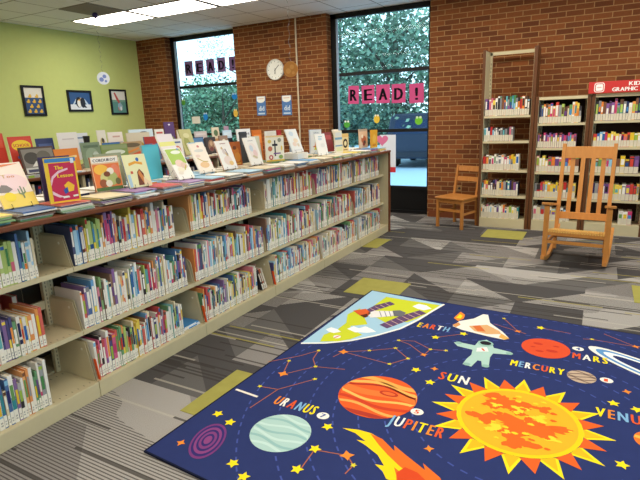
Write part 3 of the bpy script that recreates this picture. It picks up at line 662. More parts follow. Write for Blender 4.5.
def easel(pos, yaw_, tilt, W, H, label, zfoot):
    """black wire stand: two front hooks, a back frame and feet on the surface below"""
    ca = math.radians(-tilt); X = Matrix.Translation(pos) @ Matrix.Rotation(math.radians(yaw_-90), 4, 'Z'); dz = zfoot-pos[2]; mb = MB()
    lean = lambda x, z: (x*math.cos(ca)+z*math.sin(ca), -x*math.sin(ca)+z*math.cos(ca))
    for s_ in (-1, 1):
        y_ = s_*W*.28; a = lean(-.022, .6*H); b = lean(-.022, -.004); c = lean(.008, -.004); d = lean(.008, .018)
        mb.tube([(a[0], y_*.6, a[1]), (b[0], y_, b[1]), (c[0], y_, c[1]), (d[0], y_, d[1])], .0022, WIRE, 5, X)
        fb = lean(-.022, .45*H); mb.tube([(fb[0], y_*.75, fb[1]), (fb[0]-.05-.1*H, y_, dz+.003), (b[0], y_, dz+.003), (c[0], y_, dz+.003)], .0022, WIRE, 5, X)
        mb.tube([(b[0], y_, b[1]), (b[0], y_, dz+.003)], .0022, WIRE, 5, X)
    a = lean(-.022, .6*H); mb.tube([(a[0], -W*.168, a[1]), (a[0], W*.168, a[1])], .0022, WIRE, 5, X)
    o = mb.build('book_easel'); tag(o, label, 'book stand', 'wire book stands')
ZD = 1.135; ZTOP = 1.1295; KD = .977
SKIN = (228, 196, 160)
DB = [
 ((-2.616, 1.518), 88, 29, .18, .255, (240, 222, 206), [('r', 0, 0, 1, .3, (238, 206, 96)), ('e', .5, .55, .46, .2, (236, 206, 206)), ('p', [(0, .97), (0, .87), (.95, .97)], (222, 132, 88)), ('t', 'T', .3, .66, .42, .08, (210, 176, 120)), ('t', 'oo', .45, .66, .66, .07, (214, 150, 110)), ('p', [(.0, .36), (.1, .44), (.2, .52), (.34, .5), (.46, .4), (.3, .34)], (132, 122, 118)), ('e', .3, .24, .16, .1, (240, 210, 60)), ('r', .66, .18, .70, .45, (122, 136, 104)), ('p', [(.58, .4), (.61, .4), (.61, .3), (.66, .28), (.66, .25), (.58, .28)], (122, 136, 104)), ('p', [(.70, .26), (.78, .3), (.78, .42), (.75, .42), (.75, .32), (.70, .3)], (122, 136, 104))], 'cream and yellow picture book with cactus drawing, tilted back on the edge stack', None),
 ((-2.512, 1.70), 76, 2, .158, .24, (238, 196, 40), [('r', .1, .04, .94, .88, (196, 34, 74)), ('r', 0, .9, 1, .985, (60, 128, 190)), ('p', [(.1, .38), (.2, .55), (.4, .66), (.7, .72), (.7, .76), (.38, .71), (.16, .6), (.1, .5)], (232, 190, 204)), ('t', 'The', .28, .74, .55, .085, (250, 210, 50)), ('t', 'Lesson', .34, .56, .84, .085, (250, 210, 50)), ('p', [(.5, .38), (.66, .46), (.84, .36), (.8, .24), (.6, .22)], (244, 190, 40)), ('p', [(.46, .28), (.6, .34), (.62, .22), (.5, .18)], (50, 84, 160)), ('p', [(.1, .2), (.3, .12), (.5, .12), (.3, .18), (.1, .28)], (236, 200, 210)), ('p', [(.4, .14), (.6, .14), (.64, .1), (.42, .09)], (236, 232, 220)), ('p', [(.74, .14), (.92, .15), (.92, .11), (.76, .1)], (236, 232, 220)), ('r', .82, .86, .93, .97, (214, 222, 230))], 'magenta picture book with yellow border and blue top strip, standing upright', (236, 214, 90)),
 ((-2.681, 2.124), 83, 8, .187, .212, (226, 190, 150), [('r', .02, .0, .98, .78, (226, 120, 60)), ('r', .02, .82, .98, .98, (238, 232, 220)), ('t', 'CORDUROY', .08, .85, .9, .09, (90, 84, 90)), ('e', .3, .62, .25, .15, (240, 186, 70)), ('e', .8, .55, .17, .2, (228, 130, 96)), ('r', .02, 0, .98, .1, (84, 110, 58)), ('e', .42, .36, .2, .18, (206, 200, 132)), ('e', .66, .34, .19, .2, (176, 182, 108)), ('e', .3, .22, .14, .12, (150, 84, 50)), ('e', .62, .56, .13, .1, (236, 226, 206)), ('e', .48, .48, .12, .08, (122, 68, 40)), ('e', .5, .2, .12, .1, (226, 214, 190)), ('e', .84, .24, .1, .1, (112, 104, 60))], 'orange picture book titled CORDUROY with white title strip', (170, 70, 50)),
 ((-2.60, 2.30), 83, 15, .17, .215, (232, 226, 178), [('r', .04, .02, .96, .97, (228, 226, 176)), ('p', [(.2, .66), (.5, .72), (.8, .66), (.8, .74), (.5, .8), (.2, .74)], (222, 160, 60)), ('e', .62, .84, .07, .06, (50, 100, 170)), ('p', [(.42, .05), (.48, .46), (.6, .55), (.74, .4), (.74, .05)], (112, 58, 40)), ('p', [(.5, .42), (.58, .52), (.8, .16), (.9, .06), (.68, .05)], (206, 130, 70)), ('p', [(.66, .05), (.7, .3), (.96, .1), (.96, .02)], (228, 206, 168)), ('r', .2, .42, .3, .5, (200, 90, 70)), ('r', .04, .02, .16, .4, (170, 200, 214))], 'pale yellow picture book with brown dog shape and blue spine', (60, 130, 190)),
 ((-2.85, 2.66), 88, 5, .15, .25, (84, 186, 204), [('r', .05, .05, .95, .95, (92, 192, 208))], 'plain turquoise picture book with thick grey edge, standing upright', (150, 160, 150)),
 ((-2.775, 2.84), 90, 23, .16, .345, (236, 228, 214), [('r', 0, .82, 1, 1, (226, 214, 216)), ('r', 0, .72, 1, .82, (226, 222, 130)), ('r', 0, .5, 1, .72, (232, 222, 218))], 'tall pale pink and yellow book leaning behind the green meadow book', None),
 ((-2.613, 2.743), 90, 31, .16, .255, (240, 236, 224), [('r', .04, .48, .96, .97, (166, 196, 86)), ('e', .6, .86, .3, .06, (228, 232, 210)), ('e', .5, .5, .25, .12, (232, 200, 184)), ('e', .7, .42, .2, .1, (222, 190, 170)), ('e', .4, .3, .2, .08, (236, 226, 200)), ('p', [(.6, .3), (.8, .44), (.82, .4), (.64, .26)], (190, 176, 70)), ('e', .3, .2, .15, .05, (230, 220, 200)), ('e', .8, .95, .08, .03, (120, 150, 190))], 'white picture book with green meadow upper half on a wire stand', None),
 ((-2.762, 3.14), 86, 27, .166, .268, (238, 230, 216), [('r', .03, .03, .97, .97, (242, 228, 210)), ('e', .55, .86, .08, .04, (206, 120, 120)), ('e', .5, .72, .3, .05, (214, 210, 200)), ('p', [(.2, .5), (.5, .38), (.8, .36), (.8, .33), (.5, .34), (.2, .46)], (196, 170, 90)), ('e', .5, .25, .3, .1, (230, 190, 140)), ('e', .3, .55, .15, .05, (232, 206, 190)), ('r', .03, .97, .5, 1, (150, 190, 200))], 'cream picture book with yellow branch drawing on a wire stand', None),
 ((-2.743, 3.414), 85, 22, .17, .255, (238, 232, 224), [('p', [(.25, .75), (.35, .8), (.7, .4), (.6, .36)], (206, 176, 130)), ('e', .5, .3, .28, .16, (230, 208, 196)), ('e', .4, .62, .1, .1, (212, 196, 190)), ('p', [(.5, .7), (.56, .72), (.66, .5), (.6, .48)], (150, 130, 140)), ('e', .66, .2, .15, .08, (228, 190, 120)), ('t', 'one', .3, .88, .7, .05, (150, 60, 50))], 'white picture book with faint tan animal sketch on a wire stand', (190, 130, 100)),
 ((-2.88, 3.655), 90, 5, .2, .215, (176, 92, 40), [('e', .5, .6, .35, .22, (204, 120, 52)), ('e', .3, .3, .25, .18, (150, 74, 34)), ('e', .7, .35, .22, .2, (214, 140, 60)), ('e', .55, .75, .15, .08, (120, 60, 34)), ('r', .1, .05, .9, .12, (204, 150, 60))], 'rust brown autumn picture book standing behind white ones', None),
 ((-2.749, 3.81), 86, 20, .17, .26, (240, 236, 228), [('e', .5, .5, .34, .3, (236, 224, 216)), ('e', .4, .6, .14, .12, (200, 210, 220)), ('e', .6, .4, .16, .14, (230, 200, 196)), ('p', [(.3, .3), (.6, .2), (.7, .26), (.4, .36)], (200, 186, 150)), ('t', 'cus', .3, .86, .7, .05, (150, 150, 160))], 'white picture book with pale pastel figures, beside the rust brown one', None),
 ((-2.88, 4.0), 90, 7, .16, .25, (206, 206, 186), [('r', 0, 0, .3, 1, (232, 230, 220))], 'grey green plain book standing behind the pastel white one', None),
 ((-2.77, 4.14), 68, 0, .21, .245, (238, 230, 210), [('r', 0, 0, 1, .06, (230, 190, 70)), ('r', 0, .94, 1, 1, (232, 206, 150)), ('r', .46, .2, .53, .82, (44, 38, 46)), ('r', .34, .6, .64, .68, (44, 38, 46)), ('r', .4, .28, .8, .33, (120, 80, 140)), ('e', .2, .78, .1, .07, (222, 190, 90)), ('e', .22, .5, .12, .1, (190, 110, 80)), ('e', .75, .82, .1, .08, (150, 150, 130)), ('e', .25, .16, .12, .1, (196, 90, 90)), ('e', .25, .16, .05, .05, (240, 230, 210)), ('e', .8, .16, .12, .08, (140, 170, 90)), ('e', .86, .5, .05, .1, (230, 200, 100)), ('e', .55, .14, .1, .05, (240, 240, 230))], 'cream square book with dark cross shape and scattered spots', None),
 ((-2.72, 4.50), 88, 22, .2, .25, (238, 238, 234), [('e', .4, .8, .2, .1, (206, 220, 230)), ('e', .6, .5, .2, .1, (238, 218, 190)), ('e', .4, .35, .18, .1, (236, 214, 196)), ('e', .7, .3, .1, .08, (220, 206, 180)), ('r', .1, .06, .9, .12, (222, 222, 222))], 'white book with faint pastel dots on a tall stack beside the cross book', None),
 ((-2.86, 5.12), 68, 0, .17, .27, (206, 210, 220), [('r', .06, .03, .97, .97, (222, 226, 230)), ('p', [(.4, .2), (.42, .5), (.55, .6), (.62, .5), (.66, .3), (.6, .16)], (206, 120, 50)), ('p', [(.46, .5), (.5, .68), (.56, .58)], (206, 120, 50)), ('p', [(.3, .16), (.9, .14), (.96, .3), (.7, .34), (.4, .24)], (206, 206, 60)), ('p', [(.2, .28), (.4, .34), (.44, .26)], (196, 110, 50)), ('t', 'the', .3, .84, .75, .06, (130, 140, 160))], 'pale grey book with orange fox on yellow grass', (190, 194, 214)),
 ((-2.66, 4.93), 72, 15, .15, .235, (240, 240, 236), [('e', .45, .75, .2, .06, (196, 214, 226)), ('e', .6, .45, .22, .1, (228, 230, 226)), ('r', .3, .84, .7, .88, (150, 190, 210))], 'white book with small blue title beside the fox book', None),
 ((-2.60, 5.20), 84, 3, .15, .25, (236, 228, 206), [('r', 0, .6, 1, .7, (120, 170, 200)), ('r', 0, .3, 1, .36, (120, 160, 190)), ('r', .1, .76, .9, .92, (222, 226, 222)), ('r', .1, .08, .9, .26, (222, 222, 170))], 'cream book with two blue bands beside the black ring book', None),
 ((-2.648, 5.46), 87, 1, .165, .207, (232, 212, 160), [('r', 0, .8, 1, 1, (226, 190, 120)), ('ring', .5, .45, .34, .26, (40, 34, 34), (232, 220, 180)), ('r', .2, .06, .8, .12, (150, 120, 90))], 'beige book with bold black ring on its cover', None),
 ((-2.82, 5.72), 82, 22, .13, .27, (232, 220, 200), [('r', 0, .5, 1, .85, (226, 196, 170)), ('p', [(.2, .1), (.9, .1), (.9, .45)], (70, 140, 80)), ('e', .5, .7, .25, .08, (200, 160, 130))], 'beige and green book leaning steeply behind the ring book', None),
 ((-2.669, 6.05), 83, 2, .2, .24, (222, 190, 158), [('r', 0, .88, 1, 1, (178, 160, 140)), ('e', .5, .45, .3, .2, (190, 110, 80)), ('e', .35, .62, .12, .1, (240, 226, 200)), ('e', .6, .3, .15, .1, (90, 80, 76)), ('e', .5, .2, .15, .08, (150, 70, 70))], 'tan book with brown figures, near the far end of the long top', None),
 ((-2.545, 6.10), 85, 0, .17, .225, (228, 168, 56), [('e', .5, .5, .25, .25, (236, 190, 90)), ('r', .2, .1, .8, .2, (200, 130, 50))], 'plain orange yellow book, last at the far end of the long top', None),
]
for i, (xy, yw, tl, W, H, col, sh, lab, sp) in enumerate(DB):
    xy = (xy[0]*KD, xy[1]*KD); W *= KD; H *= KD; pos = (xy[0], xy[1], ZD)
    tall = 'on a tall stack' in lab
    if tall: pos = (xy[0], xy[1], 1.196)
    display_book(pos, yw, tl, W, H, col, sh, lab, .016 if tl < 12 else .012, sp)
    if tl >= 12: easel(pos, yw, tl, W, H, 'black wire stand behind the %s' % ' '.join(lab.split()[:5]).rstrip(','), ZTOP)
# books standing just behind some of these
for pos, yw, tl, W, H, col, lab in (((-2.565, 1.705, ZD), 76, 3, .16, .236, (52, 46, 96), 'dark purple picture book right behind the magenta one'), ((-2.73, 2.19, ZD), 83, 6, .19, .215, (150, 160, 132), 'sage green book peeping out behind the CORDUROY cover'),
        ((-2.83, 4.20, ZD), 70, 0, .2, .235, (196, 96, 70), 'terracotta book standing behind the cross book'), ((-2.84, 1.36, ZD), 88, 20, .2, .30, (228, 176, 52), 'golden topped book standing behind the cactus book'), ((-2.78, 5.30, ZD), 66, 16, .15, .23, (120, 40, 44), 'dark red book leaning behind the fox book'),
        ((-2.998, 3.97, 1.0845), 90, 3, .106, 0.335, (64, 70, 76), 'charcoal book at the rear of the long top'), ((-2.998, 4.20, 1.0845), 90, 3, .145, 0.345, (224, 122, 50), 'bright orange book at the rear of the long top'), ((-2.998, 4.44, 1.0845), 90, 3, .20, 0.325, (230, 228, 222), 'plain white book at the rear beside the orange one'), ((-2.998, 4.60, 1.0845), 90, 3, .075, 0.330, (172, 46, 50), 'narrow red book at the rear of the long top'), ((-2.998, 4.86, 1.0845), 90, 3, .13, 0.320, (150, 164, 182), 'slate blue book at the rear of the long top')):
    display_book(pos, yw, tl, W, H, col, [('r', .1, .62, .9, .86, tuple(min(255, int(c*1.15+20)) for c in col))], lab)
tl_ = MB(); tl_.box((-.24, -.1, 0), (-.01, .1, .056), M((228, 224, 214), .6, .2)); o = tl_.build('book_box', None, (-2.60, 4.40, ZTOP+.001)); tag(o, 'white box under the pastel dotted book on the long top', 'box')

# ================================================================== SECOND ISLAND BEHIND
IX0, IX1 = -5.45, -4.45
YI0, YI1 = 1.2, 6.35
for k in range(5):
    a, b = YI0+k*1.03+.002, YI0+(k+1)*1.03-.002
    t = thing('shelving_bay', 'putty shelving bay of the second island behind, %s from the camera end' % BW[k], 'bookcase', (-4.95, (a+b)/2, 0), 0, 'bays of the rear island bookcase')
    hb = (b-a)/2
    MB().box((-.47, -hb, 0), (.47, hb, .09), PUTTY).build('plinth', t)
    MB().box((-.01, -hb, .09), (.01, hb, 1.05), M((70, 64, 58), .6, .3)).build('back_panel', t)
    for z in (.39, .76):
        for s_ in (-1, 1): MB().box((min(s_*.012, s_*.46), -hb, z-.02), (max(s_*.012, s_*.46), hb, z), PUTTY).build('shelf', t)
    for q in (-hb, hb-.012): MB().box((-.46, q, .09), (.46, q+.012, 1.05), PUTTY).build('side_panel', t)
o = MB().box((IX0, YI0-.02, 1.055), (IX1, YI1+.02, 1.083), WOODEDGE).build('worktop', bevel=.006); tag(o, 'brown laminate top of the second island, loaded with display books', 'worktop')
y = 2.26; i = 0
while y < 5.2:
    w_ = R.uniform(.02, .032); h_ = R.uniform(.2, .27); nm = R.choice(['brown', 'white', 'black', 'navy', 'cream', 'red', 'grey', 'black'])
    bay_edge = any(abs(y+w_/2-(YI0+k*1.03)) < .04 for k in range(6))
    if not bay_edge and R.random() < .62:
        mb = MB(); cover_geo(mb, w_, h_, .2, R.choice(PAL[nm]), None, *spine_style()); o = mb.build('shelved_novel', None, (-4.50, y+w_/2, .7606)); tag(o, '%s book, %s on the top shelf of the second island' % (colour_word(nm), ordinal(i)), 'book', 'books on the second island shelf'); i += 1
        p = MB(); pages_geo(p, w_, h_, .2); p.build('page_block', o)
    y += w_+.002
ISL = [  # name, X of the cover, Y, W, z top, colour, shapes, label
 (-4.75, 2.84, .217, 1.451, .30, (206, 64, 50), [('r', .05, .05, .95, .95, (212, 72, 54)), ('e', .5, .72, .42, .17, (240, 204, 50)), ('t', 'SCHOOL', .14, .68, .86, .10, (200, 60, 60)), ('e', .3, .36, .07, .05, (60, 110, 180)), ('e', .8, .42, .07, .05, (60, 110, 180))], 'red picture book with yellow SCHOOL title bubble', 8),
 (-4.88, 2.68, .17, 1.486, .33, (200, 70, 52), [('r', .1, .6, .9, .8, (214, 96, 70))], 'plain red book standing behind the SCHOOL book', 8),
 (-4.60, 2.90, .336, 1.352, .26, (76, 54, 46), [('r', .05, .06, .95, .93, (126, 120, 110)), ('e', .3, .6, .22, .22, (64, 60, 54)), ('e', .65, .65, .2, .2, (96, 90, 78)), ('p', [(.25, .3), (.4, .5), (.5, .3)], (214, 210, 200)), ('p', [(.42, .3), (.52, .56), (.66, .3)], (226, 222, 214)), ('e', .75, .4, .14, .18, (176, 160, 140)), ('r', .05, .06, .95, .26, (190, 188, 180)), ('r', .1, .1, .5, .2, (60, 62, 90))], 'brown framed photo book showing two pale birds', 14),
 (-4.62, 3.19, .26, 1.315, .23, (232, 138, 60), [('p', [(.1, .5), (.9, .6), (.9, .7), (.1, .62)], (246, 216, 160)), ('e', .5, .3, .3, .15, (240, 170, 90))], 'bright orange picture book behind the magenta one', 6),
 (-5.0, 3.5, .229, 1.465, .30, (236, 232, 228), [('t', 'TBA', .3, .2, .8, .16, (196, 120, 150)), ('r', .2, .75, .8, .79, (206, 196, 196))], 'white book with pink letters TBA', 6),
 (-5.1, 3.30, .19, 1.416, .28, (52, 66, 110), [('r', .1, .5, .9, .8, (80, 100, 150))], 'dark blue book on the second island beside the white lettered one', 6),
 (-4.6, 3.46, .22, 1.36, .27, (128, 146, 118), [('e', .5, .5, .35, .3, (150, 168, 142)), ('r', .1, .8, .9, .9, (100, 120, 96)), ('e', .7, .4, .2, .25, (190, 200, 186))], 'sage green picture book with misty cover', 6),
 (-4.6, 3.75, .34, 1.325, .23, (138, 158, 92), [('r', .04, .05, .96, .35, (110, 160, 70)), ('e', .5, .62, .38, .12, (226, 232, 214)), ('r', .04, .78, .96, .95, (150, 164, 116))], 'wide green picture book with white title shape', 6),
 (-4.86, 3.95, .28, 1.335, .24, (64, 116, 176), [('r', .1, .6, .9, .9, (90, 140, 196))], 'mid blue book behind the wide green one', 5),
 (-5.3, 4.16, .12, 1.47, .32, (232, 228, 214), [('e', .5, .5, .3, .22, (190, 176, 120)), ('e', .55, .62, .14, .09, (70, 64, 60)), ('r', .3, .1, .7, .2, (210, 160, 90))], 'white book with small brown bird', 5),
 (-5.3, 4.36, .22, 1.44, .32, (238, 228, 220), [('p', [(.15, .3), (.3, .6), (.35, .3)], (204, 60, 56)), ('e', .75, .35, .1, .08, (230, 190, 70)), ('r', .3, .8, .8, .86, (206, 170, 160))], 'white book with red cone figure', 5),
 (-4.7, 4.08, .30, 1.335, .25, (186, 154, 112), [('e', .5, .84, .4, .1, (112, 96, 70)), ('p', [(.1, .34), (.9, .56), (.92, .44), (.12, .22)], (212, 90, 50)), ('p', [(.2, .55), (.8, .72), (.8, .64), (.2, .46)], (224, 140, 60)), ('r', 0, .0, .1, 1, (212, 196, 160))], 'tan picture book with slanted orange title', 8),
 (-5.05, 4.5, .36, 1.425, .30, (216, 204, 178), [('e', .5, .45, .2, .18, (176, 146, 60)), ('r', .05, .1, .95, .2, (196, 180, 150))], 'beige wide book with small gold emblem', 6),
 (-5.30, 4.78, .40, 1.46, .33, (206, 222, 230), [('e', .6, .85, .18, .06, (50, 54, 66)), ('r', .1, .2, .9, .5, (190, 210, 224))], 'pale blue wide book with black mark at its top', 6),
 (-4.8, 4.47, .23, 1.374, .28, (96, 120, 160), [('r', 0, .7, 1, 1, (176, 60, 54)), ('e', .6, .5, .25, .2, (200, 70, 60)), ('e', .3, .5, .18, .16, (150, 180, 206))], 'blue and red picture book beside the turquoise one', 6),
 (-5.3, 5.28, .186, 1.54, .36, (92, 62, 112), [('e', .5, .3, .4, .18, (130, 140, 70)), ('e', .5, .9, .1, .03, (236, 230, 236))], 'purple poster book standing tall before the brick wall', 4),
 (-4.7, 5.02, .22, 1.44, .34, (186, 180, 122), [('e', .4, .4, .25, .3, (150, 150, 80)), ('e', .6, .3, .14, .2, (104, 96, 60)), ('e', .5, .75, .25, .1, (206, 200, 150))], 'olive yellow book on the second island leaning back', 18),
 (-4.8, 5.28, .226, 1.326, .23, (66, 84, 116), [('r', .05, .5, .95, .95, (96, 140, 186)), ('p', [(.05, .05), (.5, .5), (.95, .1)], (150, 140, 60))], 'small landscape picture book in dark blue', 6),
 (-5.2, 5.80, .266, 1.392, .29, (196, 186, 184), [('e', .7, .4, .16, .22, (64, 58, 60)), ('r', .1, .8, .9, .9, (214, 206, 204))], 'pale grey book with dark round spot', 5),
 (-4.7, 5.42, .205, 1.32, .23, (64, 50, 42), [('e', .5, .5, .3, .35, (150, 110, 80)), ('e', .5, .62, .14, .14, (196, 160, 120)), ('e', .5, .3, .2, .12, (120, 60, 50))], 'dark brown book with a round tan face', 6),
 (-5.1, 6.02, .16, 1.44, .33, (222, 208, 180), [('e', .5, .75, .3, .14, (96, 120, 84)), ('r', .1, .1, .9, .5, (200, 150, 100))], 'cream and brown book with dark green spot', 5),
 (-5.0, 6.16, .10, 1.452, .33, (170, 140, 160), [('r', .1, .3, .9, .8, (190, 164, 180))], 'narrow mauve book at the far end of the second island', 5),
 (-4.80, 5.92, .2, 1.396, .30, (190, 214, 232), [('r', 0, .3, 1, .62, (34, 36, 44)), ('r', .1, .7, .9, .9, (210, 226, 238))], 'light blue book crossed by a black band', 5),
 (-5.2, 3.08, .2, 1.43, .28, (230, 226, 216), [('r', .15, .2, .85, .5, (206, 190, 170)), ('r', .2, .74, .8, .8, (150, 150, 150))], 'white book with beige block, rear row behind the orange book', 5),
 (-5.25, 3.83, .2, 1.45, .29, (222, 226, 230), [('e', .5, .45, .3, .2, (176, 196, 214)), ('r', .2, .78, .8, .84, (120, 140, 170))], 'pale book with light blue oval, rear row beside the small cup', 5),
 (-5.3, 5.09, .16, 1.45, .3, (236, 230, 220), [('e', .5, .5, .3, .16, (226, 196, 150)), ('r', .15, .8, .85, .88, (190, 80, 70))], 'white book with red title bar behind the olive book', 5),
 (-5.3, 5.52, .2, 1.43, .3, (226, 214, 190), [('e', .45, .4, .3, .2, (150, 170, 140)), ('r', .2, .75, .8, .8, (120, 90, 70))], 'cream book with faint green oval behind the dark brown one', 5),
 (-4.68, 4.76, .2, 1.33, .24, (234, 230, 222), [('e', .5, .4, .3, .24, (214, 120, 90)), ('r', .15, .78, .85, .86, (90, 110, 150))], 'white book with coral disc on the second island front', 8),
 (-4.66, 5.66, .19, 1.33, .24, (150, 120, 100), [('e', .5, .5, .3, .3, (220, 206, 180)), ('e', .5, .56, .12, .12, (70, 50, 44))], 'brown book with pale disc on the second island front', 8),
 (-4.62, 6.08, .33, 1.405, .32, (232, 228, 222), [('t', 'Canoe', .1, .72, .9, .16, (50, 40, 50)), ('e', .6, .4, .3, .2, (176, 170, 206)), ('e', .3, .4, .14, .16, (206, 190, 200))], 'white book with black lettering across its top', 6),
]
for (x, y, W, zt, H, col, sh, lab, tl) in ISL:
    z = zt-H*math.cos(math.radians(tl)); pos = (x+.04, y, max(z, 1.0885))
    if z < 1.0885: H = (zt-1.0885)/math.cos(math.radians(tl))
    display_book(pos, 90, tl, W, H, col, sh, lab, .014, None, 'face-out books on the second island')
    easel(pos, 90, tl, W, H, 'black wire stand behind the %s' % ' '.join(lab.split()[:6]).rstrip(','), 1.083)
# a black cup among them
cp = thing('pencil_cup', 'small black cup on the second island between display books', 'cup', (-4.98, 3.72, 1.083))
MB().box((-.05, -.045, 0), (.05, .045, .25), M((224, 222, 214), .6, .2)).build('carton_base', cp)
MB().lathe([(.03, .25), (.036, .33), (.040, .335), (.034, .335), (.028, .26)], M((30, 28, 28), .4, .4), 18).build('cup_body', cp)
# flat books along the second top
y = 1.5; i = 0
while y < 6.1:
    wy = R.uniform(.2, .27)
    nm = R.choice(['white', 'cream', 'sky', 'grey', 'white'])
    flat_book(-4.462-R.uniform(0, .01), y+wy/2, 1.0835, wy-.012, .07, R.uniform(.012, .03), R.choice(PAL[nm]), 0, '%s booklet lying at the front of the second island, %s along' % (colour_word(nm), ordinal(i)), 'booklets along the second island edge'); y += wy+.01; i += 1

# ================================================================== WALL BOOKCASES
YS0 = 6.95; YS1 = 7.27
DARKW = wood_material('dark_brown_panel', (110, 66, 34), (76, 45, 22), 5, (4, 4, 1), .4)
def wall_bay(x0, x1, pl, pr, top, shelves, lab, full_back, header_rear):
    t = thing('wall_bookcase', lab, 'bookcase', ((x0+x1)/2, YS0, 0), 0, 'tall bookcases on the brick wall')
    T_ = Matrix.Translation((-(x0+x1)/2, -YS0, 0))
    for a, b in ((x0-pl, x0), (x1, x1+pr)): MB().box((a, YS0, 0), (b, YS1, top), DARKW, T_).build('side_panel', t, bevel=.003)
    for a, b, c, d in ((x0, x0+.03, x0, x0+.003), (x1-.03, x1, x1-.003, x1)):
        up_ = MB(); up_.box((a, YS1-.03, 0), (b, YS1, top-.01), PUTTY, T_)
        for q in range(int((top-.2)/.05)): up_.box(((a+b)/2-.004, YS1-.0306, .12+q*.05), ((a+b)/2+.004, YS1-.03, .145+q*.05), PUTTYD, T_)
        up_.box((c, YS0+.01, .1), (d, YS1-.03, top-.01), PUTTY, T_); up_.build('slotted_upright', t)
    if header_rear: MB().box((x0, YS1-.03, top-.045), (x1, YS1, top-.005), PUTTY, T_).build('header_rail', t)
    else:
        MB().box((x0, YS0, top-.045), (x1, YS1, top-.01), PUTTY, T_).build('canopy_top', t, bevel=.003)
    if full_back: MB().box((x0, YS1, .05), (x1, YS1+.006, top-.02), M((60, 40, 32), .6, .2), T_).build('back_panel', t)
    MB().box((x0, YS0+.004, 0), (x1, YS0+.03, shelves[-1]-.004), PUTTY, T_).build('kick_plate', t)
    for z in shelves:
        s_ = MB(); s_.box((x0+.003, YS0+.02, z-.005), (x1-.003, YS1-.031, z), PUTTY, T_); s_.box((x0+.003, YS0+.008, z-.028), (x1-.003, YS0+.02, z), PUTTY, T_); s_.build('shelf', t)
WB = [((-1.36, -.785, .035, .04, 2.285, [1.47, 1.148, .772, .432, .125], 'tallest wall bookcase with open brick showing above its books', False, True)),
      ((-.70, -.165, .04, .038, 1.685, [1.360, 1.060, .757, .43, .135], 'wall bookcase behind the rocking chair, between its two neighbours', True, False)),
      ((-.085, .50, .038, .04, 1.69, [1.375, 1.066, .757, .43, .135], 'wall bookcase carrying the red sign', True, False))]
for a in WB: wall_bay(*a)
GNP = [c for c in MIXED if c not in ('white', 'cream')]+['white', 'cream', 'purple', 'black', 'yellow', 'orange', 'grey']
WROW = {  # (bay, shelf) -> list of colour words in order, leading the row
 (0, 0): ['purple', 'navy', 'pink', 'pink', 'yellow', 'white', 'black', 'grey', 'brown', 'orange', 'teal', 'black', 'green', 'teal', 'green', 'grey', 'black', 'red', 'orange', 'black', 'brown'],
 (0, 1): ['sky', 'white', 'navy', 'red', 'black', 'grey', 'black', 'grey', 'black', 'grey', 'black', 'grey', 'black', 'pink', 'grey'],
 (0, 2): ['red', 'brown', 'white', 'white', 'white', 'white', 'white', 'white', 'pink', 'white', 'orange', 'yellow', 'yellow', 'white', 'red'],
 (0, 3): ['brown', 'orange', 'yellow', 'brown', 'navy', 'navy', 'purple', 'cream', 'yellow', 'orange', 'grey', 'navy', 'teal', 'navy', 'brown', 'purple', 'navy'],
 (0, 4): ['cream', 'white', 'cream', 'grey', 'white', 'white', 'cream', 'white', 'grey', 'white', 'cream', 'orange', 'white', 'cream', 'lime', 'white', 'cream'],
 (1, 0): ['black', 'grey', 'orange', 'brown', 'orange', 'pink', 'yellow', 'red', 'grey', 'lime', 'brown', 'brown', 'green', 'white', 'orange', 'yellow', 'black'],
 (1, 1): ['brown', 'brown', 'black']+['pink', 'purple']*8,
 (1, 2): ['pink', 'lime', 'yellow', 'yellow', 'pink', 'orange', 'purple', 'pink', 'navy', 'purple', 'red', 'black'],
 (1, 3): ['grey', 'black', 'red', 'red', 'yellow', 'yellow', 'yellow', 'yellow', 'yellow', 'yellow', 'lime', 'red', 'brown', 'orange', 'yellow'],
 (1, 4): ['white', 'cream', 'grey', 'black', 'white', 'yellow', 'grey', 'white', 'black', 'white'],
 (2, 0): ['black', 'grey', 'orange', 'brown', 'purple', 'purple', 'purple', 'pink', 'grey', 'brown', 'grey', 'navy', 'white', 'orange', 'brown', 'navy', 'red', 'red', 'lime'],
 (2, 1): ['red', 'blue', 'sky', 'blue', 'red', 'yellow', 'yellow', 'yellow', 'yellow', 'red', 'red', 'orange', 'red', 'yellow', 'lime', 'yellow'],
 (2, 2): ['black', 'brown', 'green', 'white', 'grey', 'sky', 'teal', 'brown', 'yellow', 'brown', 'black', 'purple', 'purple'],
 (2, 3): ['purple', 'navy', 'grey', 'pink', 'purple', 'purple', 'pink', 'lime', 'yellow', 'yellow', 'grey', 'purple', 'red', 'brown', 'yellow', 'yellow'],
 (2, 4): ['white', 'white', 'pink', 'white']}
FILL = {(0, 1): .66, (0, 2): .84, (0, 3): .84, (0, 4): .86, (1, 1): .84, (2, 4): .72, (1, 4): .82, (0, 0): .96}
SW = ['top', 'second', 'third', 'fourth', 'bottom']; BN = ['tall', 'middle', 'signed']
